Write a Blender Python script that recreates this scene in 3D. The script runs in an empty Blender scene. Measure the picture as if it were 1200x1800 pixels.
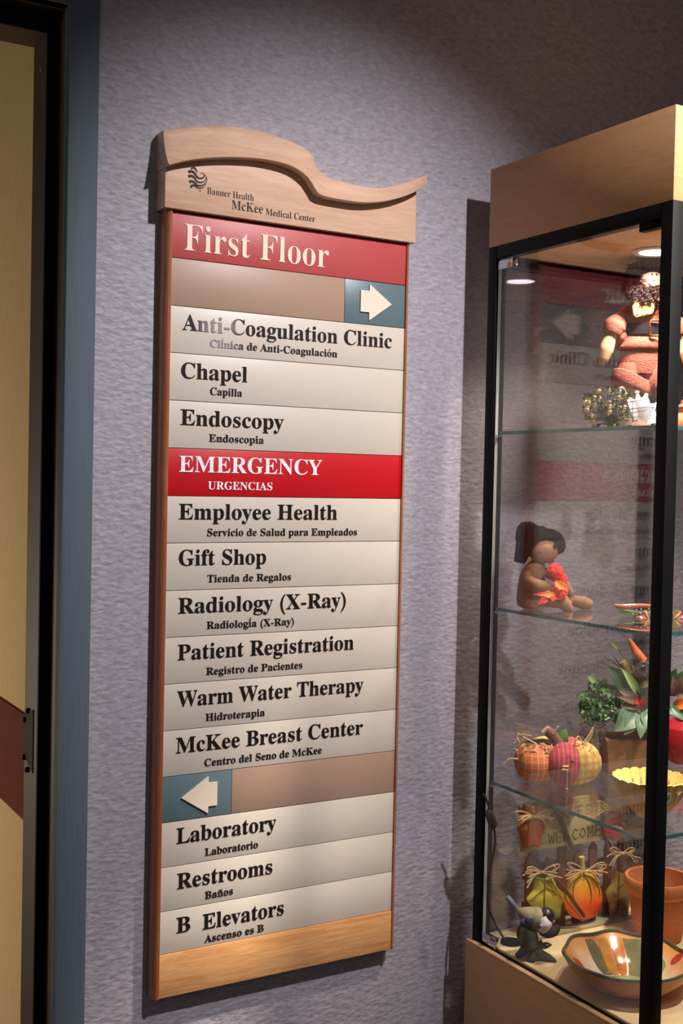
import bpy, bmesh, math, random
from mathutils import Vector, Matrix, Euler
random.seed(7)
scene = bpy.context.scene
COL = scene.collection
PI = math.pi
# ------------------------------------------------------------------ camera, world, lights, exposure
cam_d = bpy.data.cameras.new('camera')
cam = bpy.data.objects.new('camera', cam_d); COL.objects.link(cam)
CAM = Vector((-0.7201, -1.7996, 1.5486)); YAW, PITCH, ROLL, FPX = -0.5283, -0.0264, -0.0213, 2067.65
def _rz(a): return Matrix(((math.cos(a), -math.sin(a), 0), (math.sin(a), math.cos(a), 0), (0, 0, 1)))
def _rx(a): return Matrix(((1, 0, 0), (0, math.cos(a), -math.sin(a)), (0, math.sin(a), math.cos(a))))
def _ry(a): return Matrix(((math.cos(a), 0, math.sin(a)), (0, 1, 0), (-math.sin(a), 0, math.cos(a))))
CM = _rz(YAW) @ _rx(PITCH) @ _ry(ROLL)
r_, f_, u_ = CM.col[0], CM.col[1], CM.col[2]
m3 = Matrix((r_, u_, -f_)).transposed()
cam.matrix_world = Matrix.Translation(CAM) @ m3.to_4x4()
cam_d.sensor_fit = 'VERTICAL'; cam_d.sensor_height = 36; cam_d.lens = 36 * FPX / 1800
cam_d.clip_start = 0.02
scene.camera = cam
w = bpy.data.worlds.new('world'); scene.world = w; w.use_nodes = True
w.node_tree.nodes['Background'].inputs[0].default_value = (0.72, 0.68, 0.73, 1)
w.node_tree.nodes['Background'].inputs[1].default_value = 0.09
def light(name, kind, loc, target, power, color, **kw):
    d = bpy.data.lights.new(name, kind); d.energy = power; d.color = color
    for a, b in kw.items(): setattr(d, a, b)
    o = bpy.data.objects.new(name, d); COL.objects.link(o); o.location = loc
    o.rotation_euler = (Vector(target) - Vector(loc)).to_track_quat('-Z', 'Y').to_euler()
    return o
light('accent_spot', 'SPOT', (0.59, -1.6, 2.93), (0.26, 0.03, 1.41), 212, (1.0, 0.955, 0.97), spot_size=math.radians(50), spot_blend=1.0, shadow_soft_size=0.03)
light('hall_lamp', 'AREA', (-1.6, -3.0, 2.7), (0.3, 0, 1.2), 6, (1.0, 0.9, 0.84), size=1.2)
light('case_downlight', 'SPOT', (0.98, -0.98, 2.93), (0.80, -0.45, 1.1), 380, (1.0, 0.9, 0.78), spot_size=math.radians(44), spot_blend=0.5, shadow_soft_size=0.05)
light('next_room_lamp', 'AREA', (-1.4, 1.2, 1.0), (-0.2, 0.9, 0.9), 14, (1.0, 0.86, 0.62), size=0.6)
scene.view_settings.view_transform = 'Standard'; scene.view_settings.look = 'None'
scene.view_settings.gamma = 1; scene.view_settings.use_curve_mapping = False
scene.view_settings.exposure = 0.0
scene.cycles.transparent_max_bounces = 32

# ------------------------------------------------------------------ helpers
def ray(x, y): return CM @ Vector(((x - 600) / FPX, 1, -(y - 900) / FPX))
def atY(x, y, Y): d = ray(x, y); return CAM + d * ((Y - CAM.y) / d.y)
def atX(x, y, X): d = ray(x, y); return CAM + d * ((X - CAM.x) / d.x)
def lin(c): return tuple((v / 12.92 if v <= 0.04045 else ((v + 0.055) / 1.055) ** 2.4) for v in [x / 255 for x in c])
def newmat(name):
    m = bpy.data.materials.new(name); m.use_nodes = True
    return m, m.node_tree.nodes, m.node_tree.links, m.node_tree.nodes['Principled BSDF']
def setp(b, **k):
    for n, v in k.items():
        n = n.replace('_', ' ')
        if n in b.inputs: b.inputs[n].default_value = v
def coords(N, L, scale):
    tc = N.new('ShaderNodeTexCoord'); mp = N.new('ShaderNodeMapping'); mp.inputs['Scale'].default_value = scale
    L.new(tc.outputs['Object'], mp.inputs['Vector']); return mp.outputs['Vector']
def mat(name, rgb, rough=0.5, var=0.12, scale=60.0, bump=0.0, dist=0.001, metal=0.0, rgb2=None, stretch=(1, 1, 1), detail=4, spec=0.5, lo=0.35, hi=0.65, **k):
    m, N, L, b = newmat(name)
    c = lin(rgb); c2 = lin(rgb2) if rgb2 else tuple(v * (1 - var) for v in c)
    v = coords(N, L, stretch)
    no = N.new('ShaderNodeTexNoise'); no.inputs['Scale'].default_value = scale; no.inputs['Detail'].default_value = detail
    L.new(v, no.inputs['Vector'])
    cr = N.new('ShaderNodeValToRGB'); cr.color_ramp.elements[0].position = lo; cr.color_ramp.elements[1].position = hi
    cr.color_ramp.elements[0].color = (*c2, 1); cr.color_ramp.elements[1].color = (*c, 1)
    L.new(no.outputs['Fac'], cr.inputs['Fac']); L.new(cr.outputs['Color'], b.inputs['Base Color'])
    setp(b, Roughness=rough, Metallic=metal); b.inputs['Specular IOR Level'].default_value = spec
    if bump:
        bp = N.new('ShaderNodeBump'); bp.inputs['Strength'].default_value = bump; bp.inputs['Distance'].default_value = dist
        L.new(no.outputs['Fac'], bp.inputs['Height']); L.new(bp.outputs['Normal'], b.inputs['Normal'])
    setp(b, **k)
    return m
def wood(name, a, bcol, rough=0.4, scale=6, stretch=(1, 14, 14), coat=0.0, streak=0.35):
    m, N, L, b = newmat(name)
    v = coords(N, L, stretch)
    no = N.new('ShaderNodeTexNoise'); no.inputs['Scale'].default_value = scale; no.inputs['Detail'].default_value = 7; no.inputs['Distortion'].default_value = 1.2
    L.new(v, no.inputs['Vector'])
    n2 = N.new('ShaderNodeTexNoise'); n2.inputs['Scale'].default_value = scale * 7; n2.inputs['Detail'].default_value = 3; L.new(v, n2.inputs['Vector'])
    mx = N.new('ShaderNodeMix'); mx.data_type = 'FLOAT'; mx.inputs[0].default_value = streak
    L.new(no.outputs['Fac'], mx.inputs[2]); L.new(n2.outputs['Fac'], mx.inputs[3])
    cr = N.new('ShaderNodeValToRGB'); cr.color_ramp.elements[0].position = 0.36; cr.color_ramp.elements[1].position = 0.64
    cr.color_ramp.elements[0].color = (*lin(bcol), 1); cr.color_ramp.elements[1].color = (*lin(a), 1)
    L.new(mx.outputs[0], cr.inputs['Fac']); L.new(cr.outputs['Color'], b.inputs['Base Color'])
    setp(b, Roughness=rough, Coat_Weight=coat, Coat_Roughness=0.25)
    return m
def plaid(name, base, s1, s2, period, width, fuzz=0.85):
    m, N, L, b = newmat(name)
    tc = N.new('ShaderNodeTexCoord'); sp = N.new('ShaderNodeSeparateXYZ'); L.new(tc.outputs['Object'], sp.inputs[0])
    def stripe(out, per, wd):
        a = N.new('ShaderNodeMath'); a.operation = 'MULTIPLY'; a.inputs[1].default_value = 1 / per; L.new(out, a.inputs[0])
        f = N.new('ShaderNodeMath'); f.operation = 'FRACT'; L.new(a.outputs[0], f.inputs[0])
        g = N.new('ShaderNodeMath'); g.operation = 'LESS_THAN'; g.inputs[1].default_value = wd; L.new(f.outputs[0], g.inputs[0])
        return g.outputs[0]
    a = stripe(sp.outputs[0], period, width); c = stripe(sp.outputs[2], period, width)
    m1 = N.new('ShaderNodeMix'); m1.data_type = 'RGBA'; m1.inputs[6].default_value = (*lin(base), 1); m1.inputs[7].default_value = (*lin(s1), 1)
    h = N.new('ShaderNodeMath'); h.operation = 'MULTIPLY'; h.inputs[1].default_value = 0.55; L.new(a, h.inputs[0]); L.new(h.outputs[0], m1.inputs[0])
    m2 = N.new('ShaderNodeMix'); m2.data_type = 'RGBA'; L.new(m1.outputs[2], m2.inputs[6]); m2.inputs[7].default_value = (*lin(s2), 1)
    h2 = N.new('ShaderNodeMath'); h2.operation = 'MULTIPLY'; h2.inputs[1].default_value = 0.55; L.new(c, h2.inputs[0]); L.new(h2.outputs[0], m2.inputs[0])
    L.new(m2.outputs[2], b.inputs['Base Color'])
    no = N.new('ShaderNodeTexNoise'); no.inputs['Scale'].default_value = 900; L.new(tc.outputs['Object'], no.inputs['Vector'])
    bp = N.new('ShaderNodeBump'); bp.inputs['Strength'].default_value = 0.4; bp.inputs['Distance'].default_value = 0.0006
    L.new(no.outputs['Fac'], bp.inputs['Height']); L.new(bp.outputs['Normal'], b.inputs['Normal'])
    setp(b, Roughness=0.9); return m
def glass(name, tint=(0.96, 0.955, 0.955), refl=1.0, rough=0.0):
    # thin architectural glass: transparency plus Schlick reflection, from the surface angle only
    m = bpy.data.materials.new(name); m.use_nodes = True; N = m.node_tree.nodes; L = m.node_tree.links; N.clear()
    out = N.new('ShaderNodeOutputMaterial'); mx = N.new('ShaderNodeMixShader')
    tr = N.new('ShaderNodeBsdfTransparent'); tr.inputs[0].default_value = (*tint, 1)
    gl = N.new('ShaderNodeBsdfGlossy'); gl.inputs['Roughness'].default_value = rough; gl.inputs[0].default_value = (1, 1, 1, 1)
    ge = N.new('ShaderNodeNewGeometry'); dt = N.new('ShaderNodeVectorMath'); dt.operation = 'DOT_PRODUCT'
    L.new(ge.outputs['Normal'], dt.inputs[0]); L.new(ge.outputs['Incoming'], dt.inputs[1])
    def mth(op, a, bv):
        n = N.new('ShaderNodeMath'); n.operation = op
        if isinstance(a, (int, float)): n.inputs[0].default_value = a
        else: L.new(a, n.inputs[0])
        if bv is not None:
            if isinstance(bv, (int, float)): n.inputs[1].default_value = bv
            else: L.new(bv, n.inputs[1])
        return n.outputs[0]
    f = mth('POWER', mth('SUBTRACT', 1.0, mth('ABSOLUTE', dt.outputs['Value'], None)), 5.0)
    f = mth('MULTIPLY', mth('ADD', mth('MULTIPLY', f, 0.96), 0.04), refl)
    L.new(f, mx.inputs[0]); L.new(tr.outputs[0], mx.inputs[1]); L.new(gl.outputs[0], mx.inputs[2]); L.new(mx.outputs[0], out.inputs[0])
    return m
def emis(name, rgb, s):
    m, N, L, b = newmat(name); setp(b, Base_Color=(*rgb, 1), Emission_Color=(*rgb, 1), Emission_Strength=s); return m

class B:
    """collects shapes in one bmesh. With o=(px,py) the shapes are given on a drawing plane: x right, y down, d away, in units of 1/k metre."""
    def __init__(s, k=1.0, o=None): s.bm = bmesh.new(); s.k = k; s.o = o
    def p(s, c):
        if s.o is None: return Vector(c)
        d = c[2] if len(c) > 2 else 0
        return Vector(((c[0] - s.o[0]) / s.k, d / s.k, (s.o[1] - c[1]) / s.k))
    def r(s, v): return v / s.k if s.o is not None else v
    def ball(s, c, r, rot=(0, 0, 0), u=16, v=10):
        if isinstance(r, (int, float)): r = (r, r, r)
        M = Matrix.Translation(s.p(c)) @ Euler(rot).to_matrix().to_4x4() @ Matrix.Diagonal((s.r(r[0]), s.r(r[1]), s.r(r[2]), 1))
        bmesh.ops.create_uvsphere(s.bm, u_segments=u, v_segments=v, radius=1, matrix=M); return s
    def box(s, a, b, bev=0.0):
        a = Vector(a); b = Vector(b); c = (a + b) / 2; d = b - a
        g = bmesh.ops.create_cube(s.bm, size=1, matrix=Matrix.Translation(c) @ Matrix.Diagonal((abs(d.x), abs(d.y), abs(d.z), 1)))
        if bev:
            es = list({e for v in g['verts'] for e in v.link_edges})
            bmesh.ops.bevel(s.bm, geom=es, offset=bev, segments=2, profile=0.5, affect='EDGES')
        return s
    def tube(s, pts, rad, seg=8, raw=False):
        P = [Vector(q) if raw else s.p(q) for q in pts]
        n = len(P)
        R = [s.r(rad)] * n if isinstance(rad, (int, float)) else [s.r(q) for q in rad]
        t0 = (P[1] - P[0]).normalized(); up = Vector((0, 0, 1)) if abs(t0.z) < 0.9 else Vector((1, 0, 0))
        nx = t0.cross(up).normalized(); rings = []
        for i in range(n):
            t = (P[min(i + 1, n - 1)] - P[max(i - 1, 0)]).normalized()
            nx = (nx - t * nx.dot(t)).normalized(); ny = t.cross(nx)
            rings.append([s.bm.verts.new(P[i] + (nx * math.cos(2 * PI * j / seg) + ny * math.sin(2 * PI * j / seg)) * max(R[i], 1e-5)) for j in range(seg)])
        for i in range(n - 1):
            for j in range(seg):
                s.bm.faces.new((rings[i][j], rings[i][(j + 1) % seg], rings[i + 1][(j + 1) % seg], rings[i + 1][j]))
        s.bm.faces.new(rings[0][::-1]); s.bm.faces.new(rings[-1]); return s
    def curve(s, pts, rad, seg=8, n=5):
        """smooth tube through pts"""
        P = [Vector(q if len(q) > 2 else (*q, 0)) for q in pts]; out = []; ro = []
        R = [rad] * len(P) if isinstance(rad, (int, float)) else rad
        for i in range(len(P) - 1):
            p0, p1, p2, p3 = P[max(i - 1, 0)], P[i], P[i + 1], P[min(i + 2, len(P) - 1)]
            for j in range(n):
                t = j / n
                out.append(0.5 * ((2 * p1) + (p2 - p0) * t + (2 * p0 - 5 * p1 + 4 * p2 - p3) * t * t + (3 * p1 - p0 - 3 * p2 + p3) * t ** 3)); ro.append(R[i] * (1 - t) + R[i + 1] * t)
        out.append(P[-1]); ro.append(R[-1]); return s.tube(out, ro, seg)
    def lathe(s, prof, c=(0, 0, 0), seg=40, mod=None, closed=True):
        c = Vector(c); rings = []
        for i, (r, z) in enumerate(prof):
            rg = []
            for j in range(seg):
                a = 2 * PI * j / seg; rr, zz = (r, z) if mod is None else mod(r, z, a, i)
                rg.append(s.bm.verts.new(c + Vector((rr * math.cos(a), rr * math.sin(a), zz))))
            rings.append(rg)
        for i in range(len(prof) - 1):
            for j in range(seg):
                s.bm.faces.new((rings[i][j], rings[i][(j + 1) % seg], rings[i + 1][(j + 1) % seg], rings[i + 1][j]))
        if closed: s.bm.faces.new(rings[0][::-1]); s.bm.faces.new(rings[-1])
        return s
    def prism(s, poly, d0, d1, bev=0):
        """polygon on the drawing plane, extruded in depth from d0 to d1 (or raw x,z polygon with world y when o is None)"""
        def q(c, d): return s.p((c[0], c[1], d)) if s.o is not None else Vector((c[0], d, c[1]))
        f = [s.bm.verts.new(q(c, d0)) for c in poly]; g = [s.bm.verts.new(q(c, d1)) for c in poly]; n = len(poly)
        ff = s.bm.faces.new(f); s.bm.faces.new(g[::-1])
        for i in range(n): s.bm.faces.new((f[i], g[i], g[(i + 1) % n], f[(i + 1) % n]))
        if bev: bmesh.ops.bevel(s.bm, geom=list(ff.edges), offset=s.r(bev), segments=2, profile=0.5, affect='EDGES')
        return s
    def leaf(s, base, tip, width, bend=0.2, cup=0.25, nrm=None, lobes=0, th=0.6, n=9):
        b0, t0 = s.p(base), s.p(tip); ax = t0 - b0; ln = ax.length; ax.normalize()
        nm = Vector(nrm) if nrm else Vector((0, -1, 0.25)); nm = (nm - ax * nm.dot(ax)).normalized(); sd = ax.cross(nm)
        w_ = s.r(width) / 2; th_ = s.r(th); cols = [-1, -0.5, 0, 0.5, 1]; lay = []
        for off in (0, -1):
            g = []
            for i in range(n + 1):
                t = i / n; ww = w_ * (math.sin(PI * min(1, t * 0.96 + 0.03)) ** 0.75) * (1.35 - 0.6 * t)
                if lobes: ww *= 0.62 + 0.38 * abs(math.cos(t * PI * lobes))
                cen = b0 + ax * ln * t + nm * (math.sin(t * PI) * bend * ln * 0.5)
                g.append([s.bm.verts.new(cen + sd * ww * c_ + nm * (abs(c_) * cup * ww + off * th_)) for c_ in cols])
            lay.append(g)
        for k_, g in enumerate(lay):
            for i in range(n):
                for j in range(4):
                    f = (g[i][j], g[i][j + 1], g[i + 1][j + 1], g[i + 1][j]); s.bm.faces.new(f if k_ else f[::-1])
        a, b_ = lay
        rim = [(i, 0) for i in range(n + 1)] + [(n, j) for j in range(1, 5)] + [(i, 4) for i in range(n - 1, -1, -1)] + [(0, j) for j in range(3, 0, -1)]
        for q in range(len(rim)):
            i, j = rim[q]; i2, j2 = rim[(q + 1) % len(rim)]
            s.bm.faces.new((a[i][j], b_[i][j], b_[i2][j2], a[i2][j2]))
        return s
    def build(s, name, m, parent=None, smooth=True, **props):
        bmesh.ops.recalc_face_normals(s.bm, faces=s.bm.faces[:])
        me = bpy.data.meshes.new(name); s.bm.to_mesh(me); s.bm.free()
        if smooth:
            me.polygons.foreach_set('use_smooth', [True] * len(me.polygons)); me.update()
            try: me.set_sharp_from_angle(angle=math.radians(38))
            except Exception: pass
        me.materials.append(m); o = bpy.data.objects.new(name, me); COL.objects.link(o)
        if parent: o.parent = parent
        for a, b_ in props.items(): o[a] = b_
        return o
def thing(name, label, cat, loc=(0, 0, 0), rz=0.0, group=None):
    o = bpy.data.objects.new(name, None); COL.objects.link(o); o.empty_display_size = 0.05
    o.location = loc; o.rotation_euler = (0, 0, rz); o['label'] = label; o['category'] = cat
    if group: o['group'] = group
    return o
def struct(name, bb, m, smooth=False): return bb.build(name, m, None, smooth, kind='structure')

# serif lettering from the bold mathematical alphabet of the built-in font
def serif(t):
    r = ''
    for ch in t:
        if 'A' <= ch <= 'Z': r += chr(0x1D400 + ord(ch) - 65)
        elif 'a' <= ch <= 'z': r += chr(0x1D41A + ord(ch) - 97)
        else: r += {'í': chr(0x1D41A + 8), 'ó': chr(0x1D41A + 14), 'ñ': chr(0x1D41A + 13)}.get(ch, ch)
    return r
def text_mesh(t, offset=0.0, ext=0.0, plain=False, bev=0.0):
    c = bpy.data.curves.new('tmp', 'FONT'); c.body = t if plain else serif(t); c.offset = offset; c.extrude = ext; c.resolution_u = 4; c.bevel_depth = bev
    o = bpy.data.objects.new('tmp', c); COL.objects.link(o)
    bpy.context.view_layer.update()
    me = bpy.data.meshes.new_from_object(o.evaluated_get(bpy.context.evaluated_depsgraph_get()))
    bpy.data.objects.remove(o); bpy.data.curves.remove(c); return me
_capm = text_mesh('E'); CAP = max(v.co.y for v in _capm.vertices)
def lettering(t, x0, x1, zb, cap, y, m, parent, name='lettering', raise_=0.0012, offset=0.0, plain=False):
    me = text_mesh(t, offset, 0.5, plain)
    xs = [v.co.x for v in me.vertices]; a, b_ = min(xs), max(xs); sx = (x1 - x0) / (b_ - a); sz = cap / CAP
    for v in me.vertices:
        v.co = Vector((x0 + (v.co.x - a) * sx, y - (v.co.z + 0.5) * raise_, zb + v.co.y * sz))
    bm = bmesh.new(); bm.from_mesh(me); bmesh.ops.recalc_face_normals(bm, faces=bm.faces[:])
    for i, ch in enumerate(t):
        if ch in 'íóñ':
            mp = text_mesh(t[:i + 1], offset); xr = max(v.co.x for v in mp.vertices); mq = text_mesh(ch, offset); cw = max(v.co.x for v in mq.vertices) - min(v.co.x for v in mq.vertices)
            cx = x0 + (xr - a - cw / 2) * sx; zt = zb + cap * (1.02 if ch == 'í' else 0.84); c_ = cap
            if ch == 'ñ': pl = [(-.28, 0), (-.12, .13), (.1, .03), (.28, .14), (.28, .04), (.12, -.09), (-.1, .02), (-.28, -.1)]
            else: pl = [(-.12, 0), (.06, .28), (.22, .24), (0, 0)]
            vs = [bm.verts.new((cx + px * c_, y - raise_, zt + pz * c_)) for px, pz in pl]; g = bmesh.ops.extrude_face_region(bm, geom=[bm.faces.new(vs)])
            for v in g['geom']:
                if isinstance(v, bmesh.types.BMVert): v.co.y = y
    bm.to_mesh(me); bm.free(); me.materials.clear(); me.materials.append(m); me.name = name
    o = bpy.data.objects.new(name, me); COL.objects.link(o); o.parent = parent; return o

# ------------------------------------------------------------------ materials
def wallpaper():
    m, N, L, b = newmat('wallpaper')
    v = coords(N, L, (62, 62, 125))
    vo = N.new('ShaderNodeTexVoronoi'); vo.feature = 'SMOOTH_F1'; vo.inputs['Scale'].default_value = 1.0; vo.inputs['Smoothness'].default_value = 0.6
    n1 = N.new('ShaderNodeTexNoise'); n1.inputs['Scale'].default_value = 1.1; n1.inputs['Detail'].default_value = 5; n1.inputs['Distortion'].default_value = 0.8
    L.new(v, vo.inputs['Vector']); L.new(v, n1.inputs['Vector'])
    ad = N.new('ShaderNodeMath'); ad.operation = 'MULTIPLY_ADD'; ad.inputs[1].default_value = 1.0
    L.new(n1.outputs['Fac'], ad.inputs[0]); L.new(vo.outputs['Distance'], ad.inputs[2])
    bp = N.new('ShaderNodeBump'); bp.inputs['Strength'].default_value = 0.8; bp.inputs['Distance'].default_value = 0.0016
    L.new(ad.outputs[0], bp.inputs['Height']); L.new(bp.outputs['Normal'], b.inputs['Normal'])
    cr = N.new('ShaderNodeValToRGB'); cr.color_ramp.elements[0].position = 0.35; cr.color_ramp.elements[1].position = 0.7
    cr.color_ramp.elements[0].color = (*lin((150, 145, 154)), 1); cr.color_ramp.elements[1].color = (*lin((174, 168, 178)), 1)
    L.new(n1.outputs['Fac'], cr.inputs['Fac']); L.new(cr.outputs['Color'], b.inputs['Base Color'])
    setp(b, Roughness=0.55); b.inputs['Specular IOR Level'].default_value = 0.4
    return m
WALL = wallpaper()
BLUE = mat('blue_grey_paint', (92, 102, 114), 0.6, 0.12, 5, 0.3, 0.0005, spec=0.15, stretch=(60, 60, 1.5))
DARKBR = mat('dark_brown_metal', (70, 52, 40), 0.5, 0.2, 8)
BLACKM = mat('black_metal', (9, 9, 12), 0.6, 0.2, 30, spec=0.15)
BEIGE = mat('beige_paint', (205, 176, 132), 0.9, 0.06, 40, spec=0.1)
BANDM = mat('brown_bumper', (104, 56, 42), 0.85, 0.1, 30, spec=0.1)
CEILM = mat('ceiling_tile', (200, 198, 192), 0.9, 0.05, 30)
CARPET = mat('carpet', (90, 84, 92), 1.0, 0.3, 200, 0.5, 0.003)
MAPLE = wood('maple', (226, 188, 162), (208, 166, 138), 0.35, 4, (2, 22, 22), 0.35)
MAPLEF = wood('maple_foot', (226, 172, 116), (200, 138, 86), 0.4, 4, (2, 30, 30), 0.2)
RAILW = wood('rail_wood', (178, 108, 70), (150, 84, 52), 0.4, 5, (30, 30, 2), 0.3)
CREAM = mat('cream_plastic', (212, 201, 187), 0.42, 0.03, 300)
REDP = mat('brick_red_plastic', (188, 76, 76), 0.45, 0.05, 200)
EMRED = mat('emergency_red', (200, 14, 26), 0.4, 0.05, 200)
TAUPE = mat('taupe_plastic', (172, 142, 122), 0.45, 0.06, 400)
TEAL = mat('teal_plastic', (98, 118, 124), 0.4, 0.05, 200)
INK = mat('black_letters', (34, 28, 26), 0.3, 0.2, 100)
BRINK = mat('brown_letters', (50, 26, 24), 0.7, 0.2, 100)
WHITEL = mat('white_letters', (250, 246, 250), 0.35, 0.02, 100, Emission_Strength=0.0)
CREAML = mat('cream_letters', (238, 222, 200), 0.4, 0.03, 100)
LAM = wood('case_laminate', (196, 150, 104), (184, 138, 92), 0.5, 3, (3, 3, 26), 0.0)
DECK = mat('deck_laminate', (232, 206, 160), 0.5, 0.05, 12, stretch=(1, 8, 1))
CPLY = wood('case_ceiling_ply', (228, 178, 122), (206, 152, 98), 0.5, 3, (3, 10, 3), 0.0)
CHROME = mat('chrome', (200, 200, 205), 0.15, 0.05, 60, metal=1.0)
GLASS = glass('pane_glass')
SGLASS = glass('shelf_glass', (0.97, 0.975, 0.965), 1.0)
EDGE = mat('glass_edge', (70, 128, 134), 0.2, 0.2, 60, Transmission_Weight=0.3)
EDGEL = mat('glass_edge_light', (190, 196, 196), 0.15, 0.1, 60)
RAFFIA = mat('raffia', (214, 178, 128), 0.8, 0.3, 300)
TERRA = mat('terracotta', (186, 108, 62), 0.75, 0.25, 220, 0.3, 0.0006)
def glare_ink():  # glare on the glossy letters, painted into the ink as a grey band along x
    m, N, L, b = newmat('glare_letters')
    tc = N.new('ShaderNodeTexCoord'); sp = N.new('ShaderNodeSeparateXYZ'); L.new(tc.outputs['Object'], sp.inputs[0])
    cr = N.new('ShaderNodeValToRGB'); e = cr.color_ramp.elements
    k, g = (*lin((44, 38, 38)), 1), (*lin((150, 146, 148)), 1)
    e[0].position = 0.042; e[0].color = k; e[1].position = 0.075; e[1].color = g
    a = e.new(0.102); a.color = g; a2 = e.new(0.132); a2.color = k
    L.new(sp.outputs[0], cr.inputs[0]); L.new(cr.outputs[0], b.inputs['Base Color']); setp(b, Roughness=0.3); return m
GLARE = glare_ink()

# ------------------------------------------------------------------ setting
GW = 0.027                                   # front of the papered wall
XJ, XO = -0.166, -0.1177                     # door frame face
ZH = 2.282
b = B(); b.box((XO - .01, GW, 0), (3.2, 0.15, 3.0)); struct('wall_back', b, WALL)
b = B(); b.box((-1.2, GW, ZH + .04), (XO - .01, 0.15, 3.0)); b.box((-3.6, GW, 0), (-1.2, 0.15, 3.0)); struct('wall_left', b, WALL)
b = B(); b.box((-3.6, -6, -0.05), (3.2, 4, 0)); struct('floor', b, CARPET)
b = B(); b.box((-3.6, -6, 3.0), (3.2, 4, 3.05)); struct('ceiling', b, CEILM)
wr = struct('wall_right', B().box((-0.15, 0.15, 0), (-0.05, 3.6, 3.0)), BEIGE)
zt, zb = atX(47, 1255, -.15).z, atX(47, 1441, -.15).z
B().box((-0.156, 0.151, zb), (-0.15, 3.6, zt)).build('bumper_band', BANDM, wr, False)
# door frame: blue face, brown rabbet, black stop
d1 = bpy.data.objects.new('door_1', None); COL.objects.link(d1); d1['kind'] = 'structure'
B().box((XJ, 0.02, 0), (XO, GW + .02, ZH + .048), 0.0012).box((-1.25, 0.02, ZH), (XJ, GW + .02, ZH + .048), 0.001).build('frame_face', BLUE, d1)
B().box((XJ, 0.0275, 0), (XJ + .02, 0.082, ZH)).box((-1.2, 0.0275, ZH), (XJ, 0.082, ZH + .02)).build('rabbet', DARKBR, d1, False)
B().box((XJ - .0176, 0.0785, 0), (XJ + .01, 0.083, ZH - .012)).box((-1.2, 0.0785, ZH - .03), (XJ, 0.083, ZH + .01)).build('gasket', BLACKM, d1, False)
B().box((XJ - .018, 0.083, 0), (XJ + .01, 0.156, ZH - .03)).box((-1.2, 0.083, ZH - .03), (XJ, 0.156, ZH + .01)).build('stop', DARKBR, d1, False)
sp_ = B(); xs = XJ - .0182
sp_.prism([(0.10, 1.165), (0.152, 1.150), (0.152, 1.080), (0.10, 1.060)], 0, 1)
for v in sp_.bm.verts: v.co = Vector((xs - (0.0015 if v.co.y < .5 else 0), v.co.x, v.co.z))
for y_, z_ in ((.146, 1.14), (.146, 1.077), (.128, 1.158), (.128, 1.06)): sp_.ball((xs - .002, y_, z_), 0.005, u=8, v=6)
sp_.build('strike_plate', BLACKM, d1)
B().ball((xs, 0.115, 2.207), (.002, .003, .006), u=8, v=6).build('screw', CHROME, d1)

# ------------------------------------------------------------------ the directory sign
SIGN = thing('directory_sign', 'tall maple framed wall directory sign listing departments in English and Spanish', 'sign', (0.2, 0.0, 0.689))
SO = Vector((0.2, 0.0, 0.689))
def onsign(o):           # keep world coordinates while parented to the sign's base
    o.matrix_parent_inverse = Matrix.Translation(-SO); return o
ROWS = [1.98, 1.9057, 1.8283, 1.7518, 1.6745, 1.5966, 1.5183, 1.441, 1.3629, 1.2858, 1.2089, 1.132, 1.056, 0.9799, 0.9054, 0.8322, 0.7608]
W = 0.4544
onsign(B().box((0, 0.006, 0.69), (W, GW - .0005, 2.06)).build('backing_board', BLACKM, SIGN, False))
def rail(x0, x1, z0, z1, prof):
    bb = B(); f = [bb.bm.verts.new((x, y, z0)) for x, y in prof]; g = [bb.bm.verts.new((x, y, z1)) for x, y in prof]; n = len(prof)
    bb.bm.faces.new(f); bb.bm.faces.new(g[::-1])
    for i in range(n): bb.bm.faces.new((f[i], g[i], g[(i + 1) % n], f[(i + 1) % n]))
    return bb
pr = [(0, GW - .0005), (-.0105, GW - .0005)] + [(-.0105 + .0105 * (1 - math.cos(a)), 0.012 - 0.016 * math.sin(a)) for a in [PI / 2 * i / 7 for i in range(8)]]
onsign(rail(0, 0, .6885, 1.984, pr).build('frame_rail', RAILW, SIGN, True))
onsign(rail(0, 0, .6885, 1.984, [(W - x * 0.9, y) for x, y in pr]).build('frame_rail', RAILW, SIGN, True))
onsign(B().box((0.0003, -0.0015, .6887), (W - .0003, .006, ROWS[16] - .0004), .0006).build('foot_board', MAPLEF, SIGN))
def panel(i, x0, x1, m, label=None, name='sign_panel'):
    o = B().box((x0 + .0003, 0, ROWS[i + 1] + .0005), (x1 - .0003, .0065, ROWS[i] - .0005), .0007).build(name, m, SIGN)
    if label: o['label'] = label
    return onsign(o)
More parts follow.
